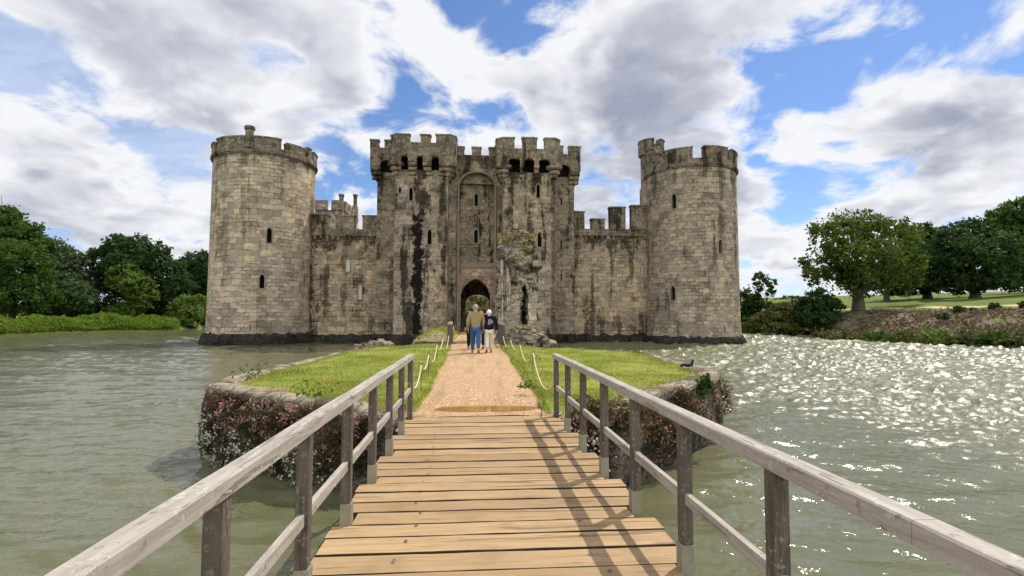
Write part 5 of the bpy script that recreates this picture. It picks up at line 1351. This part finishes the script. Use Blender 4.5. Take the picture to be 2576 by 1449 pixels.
tree('bush', 'dark shadowy thicket under the broad dark tree on the left', on_land(300,128),
     lumps_px([(250,790,60,26,0),(330,790,70,26,0),(410,785,60,30,0),(190,790,50,26,-3),(60,795,70,26,-10)], 128), 'dark', 9000, .62, 0, cat='bush', seed=56)
rng = np.random.default_rng(33); pts = []
for k in range(26000):
    px = rng.uniform(-120, 452); Y0 = lerp([(-120,76),(0,81.5),(200,95),(440,109)], px); Y = Y0+rng.uniform(.4,5.5); x = PX(px, Y, 830); gz, d, a, w = land_z(x, Y)
    top = 1.75*(1+.55*mnoise.noise(Vector((x*.22, Y*.22, 1)))+.25*mnoise.noise(Vector((x*.8, Y*.8, 4))))*(1.25 if 250 < px < 330 else 1)*min(1,.35+(Y-Y0)/2.5)
    pts.append((x, Y, gz+top*rng.random()**.6))
V, Fa = leaf_quads(np.array(pts), rng.uniform(.25,.60,len(pts)), rng, aspect=.5)
tag(np_mesh('undergrowth', V, Fa, leaf_mat('undergrowth_leaves', (.09,.165,.020), (.18,.27,.040), .45, (.24,.26,.06))), 'bright green undergrowth along the left waterline', kind='stuff')

# ------------------------------------------------------------------ flowering plants on the retaining wall
M_DK = leaf_mat('wall_plant_leaves', (.042,.036,.02), (.125,.11,.05), .25)
M_PINK = leaf_mat('pink_blossom', (.36,.17,.19), (.60,.37,.39), .3); M_WHITE = leaf_mat('white_blossom', (.62,.62,.56), (.82,.80,.74), .25); M_RED = leaf_mat('rusty_stems', (.14,.055,.04), (.24,.11,.08), .25)
def clump(label, x, y, z, rx, ry, rz, kind, seed, nl=650, nf=400):
    rng = np.random.default_rng(seed); root = empty('flowering_plant', (x, y, z)); tag(root, label, 'wall plant', 'flowering plants on the island wall')
    def cloud(n, sh): d = rng.normal(size=(n,3)); d /= np.linalg.norm(d, axis=1)[:,None]; return np.array([x,y,z])+d*(sh+(1.05-sh)*rng.random(n)**.7)[:,None]*np.array([rx,ry,rz])*(1+.25*np.sin(d[:,:1]*7+seed)*np.cos(d[:,2:]*6))
    V, Fa = leaf_quads(cloud(nl, .2), rng.uniform(.04,.10,nl), rng, aspect=.5); np_mesh('foliage', V, Fa, M_DK, root)
    cs = cloud(max(8, nf//7), .8); c = cs[rng.integers(0, len(cs), nf)]+rng.normal(size=(nf,3))*.035
    V, Fa = leaf_quads(c, rng.uniform(.026,.055,nf), rng, aspect=.85); np_mesh('blossom', V, Fa, {'pink':M_PINK,'white':M_WHITE,'red':M_RED}[kind], root)
for i, (lab, px, py, Y, rx, ry, rz, kind) in enumerate((
    ('rust coloured tuft at the top of the left wall corner',540,985,10.9,.28,.25,.18,'red'),
    ('white flowered plant low on the left wall corner at the water',535,1072,10.4,.42,.4,.36,'white'),
    ('pink flowered plant below the left wall corner top',605,1012,10.4,.40,.35,.26,'pink'),
    ('dark pink plant in the middle of the left wall',590,1050,10.2,.38,.35,.34,'pink'),
    ('pink flowered plant hanging from the coping left of the handrail',690,1030,9.7,.40,.3,.22,'pink'),
    ('large white flowered plant spilling down the left wall beside the handrail',668,1120,9.6,.52,.4,.42,'white'),
    ('white flowered plant touching the water at the left wall',590,1130,10.0,.46,.4,.34,'white'),
    ('pink flowered plant behind the left handrail',760,1050,9.2,.34,.3,.20,'pink'),
    ('small white flowered plant under the left handrail posts',770,1165,8.9,.30,.28,.34,'white'),
    ('rusty plant on the wall face behind the left posts',870,1100,8.6,.40,.28,.26,'red'),
    ('dim white flowered plant on the wall between the left posts',835,1165,8.5,.36,.25,.26,'white'),
    ('rust coloured plant at the wall top beside the right handrail end',1490,1040,8.3,.34,.3,.20,'red'),
    ('pink flowered plant between the far right posts',1465,1075,8.0,.26,.25,.30,'pink'),
    ('white flowered plant low between the right posts',1500,1130,7.9,.26,.25,.30,'white'),
    ('rusty plant right of the fourth right post',1565,1055,8.9,.40,.35,.30,'red'),
    ('big pink flowered cushion under the right handrail',1640,1110,9.4,.36,.35,.32,'pink'),
    ('rust coloured cushion on the wall under the right handrail',1660,1070,9.9,.34,.3,.22,'red'),
    ('pink flowered plant high on the right wall corner',1800,985,12.4,.34,.3,.32,'pink'),
    ('large pink flowered cushion on the right wall near the corner',1735,1040,11.0,.50,.4,.30,'pink'),
    ('rusty brown plant hanging over the right wall corner',1838,990,12.9,.30,.35,.45,'red'),
    ('brown tuft on the left wall coping next to the rust coloured corner tuft',575,985,10.6,.34,.3,.16,'red'),
    ('dark pink plant half way down the left wall face',640,1068,10.0,.34,.3,.28,'pink'),
    ('pink and brown plant under the left wall coping',655,1010,10.0,.36,.3,.18,'pink'),
    ('small white flowered plant at the lower left wall corner',520,1110,10.4,.26,.3,.30,'white'),
    ('rusty plant trailing below the left coping near the rail',725,1062,9.5,.34,.3,.24,'red'),
    ('white flowered plant midway along the left wall foot',635,1150,9.8,.36,.35,.24,'white'),
    ('dim white flowered plant at the left wall foot behind the rail',715,1165,9.3,.34,.3,.26,'white'),
    ('pink flowered plant behind the middle left posts',925,1075,8.3,.30,.25,.2,'pink'),
    ('dark plant low behind the middle left posts',905,1140,8.2,.36,.25,.3,'red'),
    ('rusty plant beneath the right coping beside the spurge',1715,1000,11.2,.34,.3,.22,'red'),
    ('pink flowered plant on the right wall face above the water',1690,1085,10.3,.32,.3,.24,'pink'),
    ('dark plant behind the second right post',1450,1110,8.0,.26,.25,.36,'white'),
    ('brown tuft on the right coping behind the rail',1605,1030,9.8,.40,.3,.16,'red'),
    ('pink flowered plant below the right wall corner',1812,1030,12.2,.32,.3,.34,'pink'),
    ('dark green spurge growing from the right wall coping',1768,978,11.6,.15,.2,.24,'green'))):
    for yy in np.arange(7.0, 14.0, .05):      # where the line of sight meets the wall
        q = P(px, py, yy)
        if yy >= 8.0 and island_left(yy)-.05 < q.x < island_right(yy)+.05: Y = yy-.06; break
    ry *= .5; px += 16 if px < 560 else (4 if px < 620 else (-26 if px > 1790 else 0)); rx *= .85 if (px > 1300 or px < 620) else 1.0; p = P(px, py+((26 if px < 1100 else 8) if py < 1040 and kind != 'green' else 0), Y); rx *= 1.2; rz *= 1.15
    if kind == 'green':
        tag(tree('flowering_plant', lab, tuple(p), [(p.x,p.y,p.z,rx,ry,rz),(p.x+.1,p.y,p.z+.15,rx*.6,ry*.6,rz*.6)], 'mid', 420, .10, 0, cat='wall plant', seed=70), lab, 'wall plant', 'flowering plants on the island wall')
    else: clump(lab, p.x, p.y, p.z, rx, ry, rz, kind, 80+i)
# weeds on the lawn's far edge
rng = np.random.default_rng(41); pts = []
for (px, py, n, s) in ((1580,888,140,.22),(1500,880,60,.15),(1610,893,70,.15),(1345,905,60,.09),(1322,968,70,.10),(1455,879,40,.2),(640,938,60,.2),(790,990,90,.2)):
    g = G(px, py, .25); c = np.array(g)+rng.normal(size=(n,3))*np.array([s,s,.02]); c[:,2] = g.z-.05+np.abs(rng.normal(size=n))*s*.6; pts.append(c)
c = np.concatenate(pts); V, Fa = leaf_quads(c, rng.uniform(.05,.14,len(c)), rng, aspect=.3)
tag(np_mesh('weeds', V, Fa, bpy.data.materials['green_leaves']), 'taller green weeds scattered along the lawn edges', kind='stuff')
# ------------------------------------------------------------------ people and the duck
def skin_obj(name, pts, edges, mats, parent, sub=2, root=0, M=Matrix.Identity(4)):
    """pts: name -> (x,y,z,rx,ry); one continuous skinned surface"""
    keys = list(pts); ix = {k: i for i, k in enumerate(keys)}
    me = bpy.data.meshes.new(name+'_skel'); me.from_pydata([pts[k][:3] for k in keys], [(ix[a], ix[b]) for a, b in edges], [])
    o = bpy.data.objects.new(name+'_skel', me); C.objects.link(o)
    o.modifiers.new('skin', 'SKIN'); sv = me.skin_vertices[0].data
    for k in keys:
        r = pts[k][3]; r2 = pts[k][4] if len(pts[k]) > 4 else r
        sv[ix[k]].radius = (r, r2); sv[ix[k]].use_root = (ix[k] == root)
    ms = o.modifiers.new('sub', 'SUBSURF'); ms.levels = sub; ms.render_levels = sub
    dg = bpy.context.evaluated_depsgraph_get(); dg.update()
    m2 = bpy.data.meshes.new_from_object(o.evaluated_get(dg)); m2.name = name
    bpy.data.objects.remove(o); bpy.data.meshes.remove(me)
    m2.transform(M); m2.materials.clear(); m2.materials.append(mats)
    m2.polygons.foreach_set('use_smooth', [True]*len(m2.polygons))
    return link_mesh(name, m2, None, parent)
M_SKIN = plain('skin', (.50,.30,.215), .55, .1, 8)
def cloth(name, col, rough=.9): return plain(name, col, rough, .22, 14, .15)
def person(label, x, y, z, h, coat, legs, hair, shoe, style, stride=.16, turn=0.0, lean=.0, ph=1, wide=1.0):
    """walking away (towards +Y); h = height. Lengths below are for a height of 1"""
    root = empty('person', (x, y, z), turn); tag(root, label, 'person')
    s = h; M = Matrix.Translation((x, y, z)) @ Matrix.Rotation(turn, 4, 'Z') @ Matrix.Scale(s, 4)
    f, b = (1, -1) if ph > 0 else (-1, 1)                 # left leg forward or back
    hipw, shw = .052, .108*wide
    J = {'pelvis':(0,0,.52,.075,.06)}
    def side(sx, k, tagn):
        J['hip'+tagn] = (sx*hipw,0,.50,.055)
        J['knee'+tagn] = (sx*(hipw+.004), k*stride*.42+.015, .283,.036)
        J['ankle'+tagn] = (sx*(hipw+.006), k*stride*.72-(.02 if k < 0 else 0), .045+(.045 if k < 0 else 0),.023)
        J['toe'+tagn] = (sx*(hipw+.016), k*stride*.72+.085, .018+(.005 if k < 0 else 0),.018)
        J['sh'+tagn] = (sx*shw, lean, .815,.040)
        J['elb'+tagn] = (sx*(shw+.040), lean-k*.035, .635,.028)
        J['wri'+tagn] = (sx*(shw+.040), lean-k*.035+.05, .495,.0165)
        J['palm'+tagn] = (sx*(shw+.038), lean-k*.035+.062, .462,.0165,.010)
        for q, (dx, L) in enumerate(((-.013,.046),(-.0045,.052),(.0045,.049),(.013,.040))):
            bx, by = sx*(shw+.037), lean-k*.035+.066+dx
            J[f'f{q}a'+tagn] = (bx, by, .446,.0056); J[f'f{q}b'+tagn] = (bx-sx*.004, by+.004, .446-L*.55,.0052); J[f'f{q}c'+tagn] = (bx-sx*.014, by+.006, .446-L*.9,.0042)
        J['tha'+tagn] = (sx*(shw+.030), lean-k*.035+.084, .462,.0062); J['thb'+tagn] = (sx*(shw+.024), lean-k*.035+.095, .440,.005)
    side(-1, f, 'L'); side(1, b, 'R')
    J.update({'waist':(0,lean*.4,.62,.078*wide,.055),'chest':(0,lean*.8,.745,.095*wide,.060),'neck0':(0,lean,.838,.040),'neck1':(0,lean+.006,.868,.032),
              'skull0':(0,lean+.014,.900,.044,.046),'skull1':(0,lean+.012,.945,.050,.056),'skull2':(0,lean+.008,.975,.036,.042),
              'nose':(0,lean+.078,.917,.008),'jaw':(0,lean+.048,.893,.026)})
    E = [('pelvis','waist'),('waist','chest'),('chest','neck0'),('neck0','neck1'),('neck1','skull0'),('skull0','skull1'),('skull1','skull2'),('skull0','jaw'),('jaw','nose')]
    for t_ in 'LR':
        E += [('pelvis','hip'+t_),('hip'+t_,'knee'+t_),('knee'+t_,'ankle'+t_),('ankle'+t_,'toe'+t_),('chest','sh'+t_),('sh'+t_,'elb'+t_),('elb'+t_,'wri'+t_),('wri'+t_,'palm'+t_),('palm'+t_,'tha'+t_),('tha'+t_,'thb'+t_)]
        for q in range(4): E += [('palm'+t_,f'f{q}a'+t_),(f'f{q}a'+t_,f'f{q}b'+t_),(f'f{q}b'+t_,f'f{q}c'+t_)]
    skin_obj('body', J, E, M_SKIN, root, 2, 0, M)
    # ears and eyes
    mb = MB()
    for sx in (-1, 1):
        mb.tube([(sx*.050,lean+.006,.905),(sx*.057,lean+.000,.918),(sx*.054,lean+.002,.932)], [.006,.011,.006], 6)
    mb.v = [tuple(M @ Vector(v)) for v in mb.v]; mb.build('ears', M_SKIN, root, smooth=True)
    mb = MB()
    for sx in (-1, 1): mb.tube([(sx*.020,lean+.055,.934),(sx*.020,lean+.066,.934)], [.008,.005], 6)
    mb.tube([(-.014,lean+.071,.893),(.014,lean+.071,.893)], .004, 5)
    mb.v = [tuple(M @ Vector(v)) for v in mb.v]; mb.build('facial_features', plain('face_dark', (.12,.06,.05), .5, .1), root)
    # trousers
    g = .013
    T = {'pelvis':(0,0,.525,.082*wide,.068)}
    for t_, k in (('L',f),('R',b)):
        for n_, add in (('hip',.016),('knee',.017 if style != 'wide' else .027),('ankle',.016 if style != 'wide' else .034)):
            v = J[n_+t_]; T[n_+t_] = (v[0], v[1]+(.004 if n_ == 'ankle' else 0), v[2]+(.008 if n_ == 'ankle' else 0), v[3]+add)
    skin_obj('trousers', T, [('pelvis','hipL'),('pelvis','hipR'),('hipL','kneeL'),('hipR','kneeR'),('kneeL','ankleL'),('kneeR','ankleR')], legs, root, 2, 0, M)
    # jacket
    K = {'waist':(0,lean*.3,.60,.098*wide,.078),'hem':(0,lean*.1,.500,.104*wide,.086),'chest':(0,lean*.8,.745,.108*wide,.078),'col':(0,lean,.842,.058,.054)}
    for t_, sx in (('L',-1),('R',1)):
        for n_, add in (('sh',.018),('elb',.021),('wri',.019)):
            v = J[n_+t_]; K[n_+t_] = (v[0], v[1], v[2]+(.022 if n_ == 'wri' else 0), v[3]+add)
    skin_obj('jacket', K, [('hem','waist'),('waist','chest'),('chest','col'),('chest','shL'),('chest','shR'),('shL','elbL'),('shR','elbR'),('elbL','wriL'),('elbR','wriR')], coat, root, 2, 0, M)
    for t_ in 'LR':
        a, c = J['ankle'+t_], J['toe'+t_]
        skin_obj('shoe', {'h':(a[0],a[1]-.022,a[2]-.020,.024),'m':(a[0]*.5+c[0]*.5,(a[1]+c[1])/2,c[2]+.008,.027,.022),'t':(c[0],c[1]+.008,c[2]+.002,.024,.018)}, [('h','m'),('m','t')], shoe, root, 2, 0, M)
    # hair: a cap over the skull, open at the face
    hr = [] ; mb = MB(); n1, n2 = 16, 9
    rows = []
    for j in range(n2+1):
        fj = j/n2; row = []
        for k in range(n1):
            a = 2*math.pi*k/n1; front = max(0, math.sin(a))
            lim = 2.25-1.05*front+(.25 if style == 'wide' else 0); th = fj*lim
            w = .012*mnoise.noise(Vector((a*2, th*3, h)))
            rr = (.0575+w, .064+w, .066+w)
            row.append(mb.vert((rr[0]*math.sin(th)*math.cos(a), lean+.012+rr[1]*math.sin(th)*math.sin(a), .936+rr[2]*math.cos(th))))
        rows.append(row)
    for j in range(n2):
        for k in range(n1): mb.f.append([rows[j][k], rows[j][(k+1)%n1], rows[j+1][(k+1)%n1], rows[j+1][k]]); mb.uv.append(None); mb.mi.append(0)
    mb.v = [tuple(M @ Vector(v)) for v in mb.v]; mb.build('hair', hair, root, smooth=True)
    return root, M
def ground_at(px, py):
    g = G(px, py, .28)
    for _ in range(5): g = G(px, py, base_z(g.y))
    return g
g = ground_at(1196, 889)
person('person in a tan jacket and blue jeans walking towards the gate', g.x, g.y, g.z+.0, 1.74, cloth('tan_jacket', (.28,.21,.11)), cloth('blue_denim', (.045,.10,.24)), plain('grey_hair', (.33,.29,.27), .9, .3, 30), plain('brown_shoe', (.13,.08,.06), .7), 'slim', .20, .0, .012, 1, 1.06)
g = ground_at(1230, 888)
M_WHT = plain('white_hair', (.72,.72,.72), .9, .08, 30)
pr, PM = person('person with white hair, black jacket and cream trousers walking beside the tan jacket', g.x, g.y, g.z, 1.55, cloth('black_jacket', (.010,.010,.014)), cloth('cream_trousers', (.62,.56,.46)), M_WHT, plain('dark_shoe', (.12,.075,.06), .7), 'wide', .17, .05, .0, -1, 1.22)
# pale printed emblem on the back of the black jacket: an open ring of loose strokes
mb = MB(); rng = random.Random(5)
for k in range(34):
    a = rng.uniform(0, 6.28); r = rng.uniform(.018,.060); w = rng.uniform(.008,.016)
    c = Vector((.012+r*math.cos(a)*1.05, 0, .715+r*math.sin(a)*.95)); mb.box(c.x-w, c.x+w, -.094, -.083, c.z-w*.8, c.z+w*.8)
mb.v = [tuple(PM @ Vector(v)) for v in mb.v]; mb.build('printed_emblem', plain('pale_print', (.34,.36,.44), .9, .3, 40), pr)
blk = cloth('dark_clothes', (.012,.012,.014)); drk = plain('dark_hair', (.015,.012,.010), .8)
g = ground_at(1188, 884); person('person in dark clothing walking ahead of the tan jacket', PX(1186, 20.8), 20.8, base_z(20.8), 1.66, blk, blk, drk, blk, 'slim', .14, .0, 0, 1)
person('person with dark hair walking ahead of the white haired walker', PX(1222, 20.6), 20.6, base_z(20.6), 1.60, blk, blk, drk, blk, 'slim', .14, .0, 0, -1)

def duck():
    g = G(1729, 930, .15)
    for _ in range(4): g = G(1729, 930, lawn_z(g.x, g.y, 1.2))
    root = empty('duck', (g.x, g.y, g.z)); tag(root, 'black and white duck resting on the right lawn near the wall corner', 'duck')
    M = Matrix.Translation((g.x, g.y, g.z)) @ Matrix.Rotation(R(10), 4, 'Z') @ Matrix.Scale(1.12, 4)
    J = {'breast':(.09,0,.085,.062,.066),'mid':(.0,0,.085,.080,.080),'rump':(-.10,0,.085,.058,.056),'tail':(-.19,0,.10,.018,.022),
         'neck0':(.125,0,.135,.040),'neck1':(.135,0,.185,.030),'head':(.150,0,.222,.036),'brow':(.178,0,.218,.026)}
    m, t, out = new_mat('duck_plumage'); geo = t.n('ShaderNodeTexCoord').outputs['Generated']; s = t.n('ShaderNodeSeparateXYZ'); t.nt.links.new(geo, s.inputs[0])
    n = t.noise(geo, 6, 4); hz = t.math('ADD', s.outputs[2], t.math('MULTIPLY', t.math('SUBTRACT', n, .5), .08))
    c = t.mix(t.mapr(hz, .30, .36), (.55,.54,.50), (.008,.008,.010)); c = t.mix(t.mapr(s.outputs[0], .76, .82), c, (.008,.008,.010)); c = t.mix(t.mapr(s.outputs[0], .16, .10), c, (.008,.008,.010))
    finish(t, out, c, .6, n, .3, .004)
    skin_obj('body', J, [('mid','breast'),('mid','rump'),('rump','tail'),('breast','neck0'),('neck0','neck1'),('neck1','head'),('head','brow')], m, root, 2, 1, M)
    mb = MB(); mb.tube([(.195,0,.214),(.215,0,.208),(.240,0,.203)], [.015,.013,.009], 8); mb.v = [tuple(M @ Vector((v[0], v[1]*1.3, v[2]))) for v in mb.v]; mb.build('bill', plain('grey_bill', (.30,.33,.36), .5), root, smooth=True)
    mb = MB()
    for sy in (-1, 1): mb.tube([(.06,sy*.060,.10),(0,sy*.080,.108),(-.09,sy*.058,.112),(-.165,sy*.022,.118)], [.018,.040,.032,.008], 8)
    mb.v = [tuple(M @ Vector(v)) for v in mb.v]; mb.build('wings', blk, root, smooth=True)
    mb = MB()
    for sy in (-1, 1):
        mb.tube([(.0,sy*.03,.03),(.005,sy*.035,.004)], .007, 6); mb.prism([(-.005,sy*.035-.008),(.045,sy*.035-.026),(.045,sy*.035+.026),(-.005,sy*.035+.008)], 'z', .0, .006)
    mb.v = [tuple(M @ Vector(v)) for v in mb.v]; mb.build('feet', plain('duck_foot', (.12,.12,.10), .6), root)
duck()
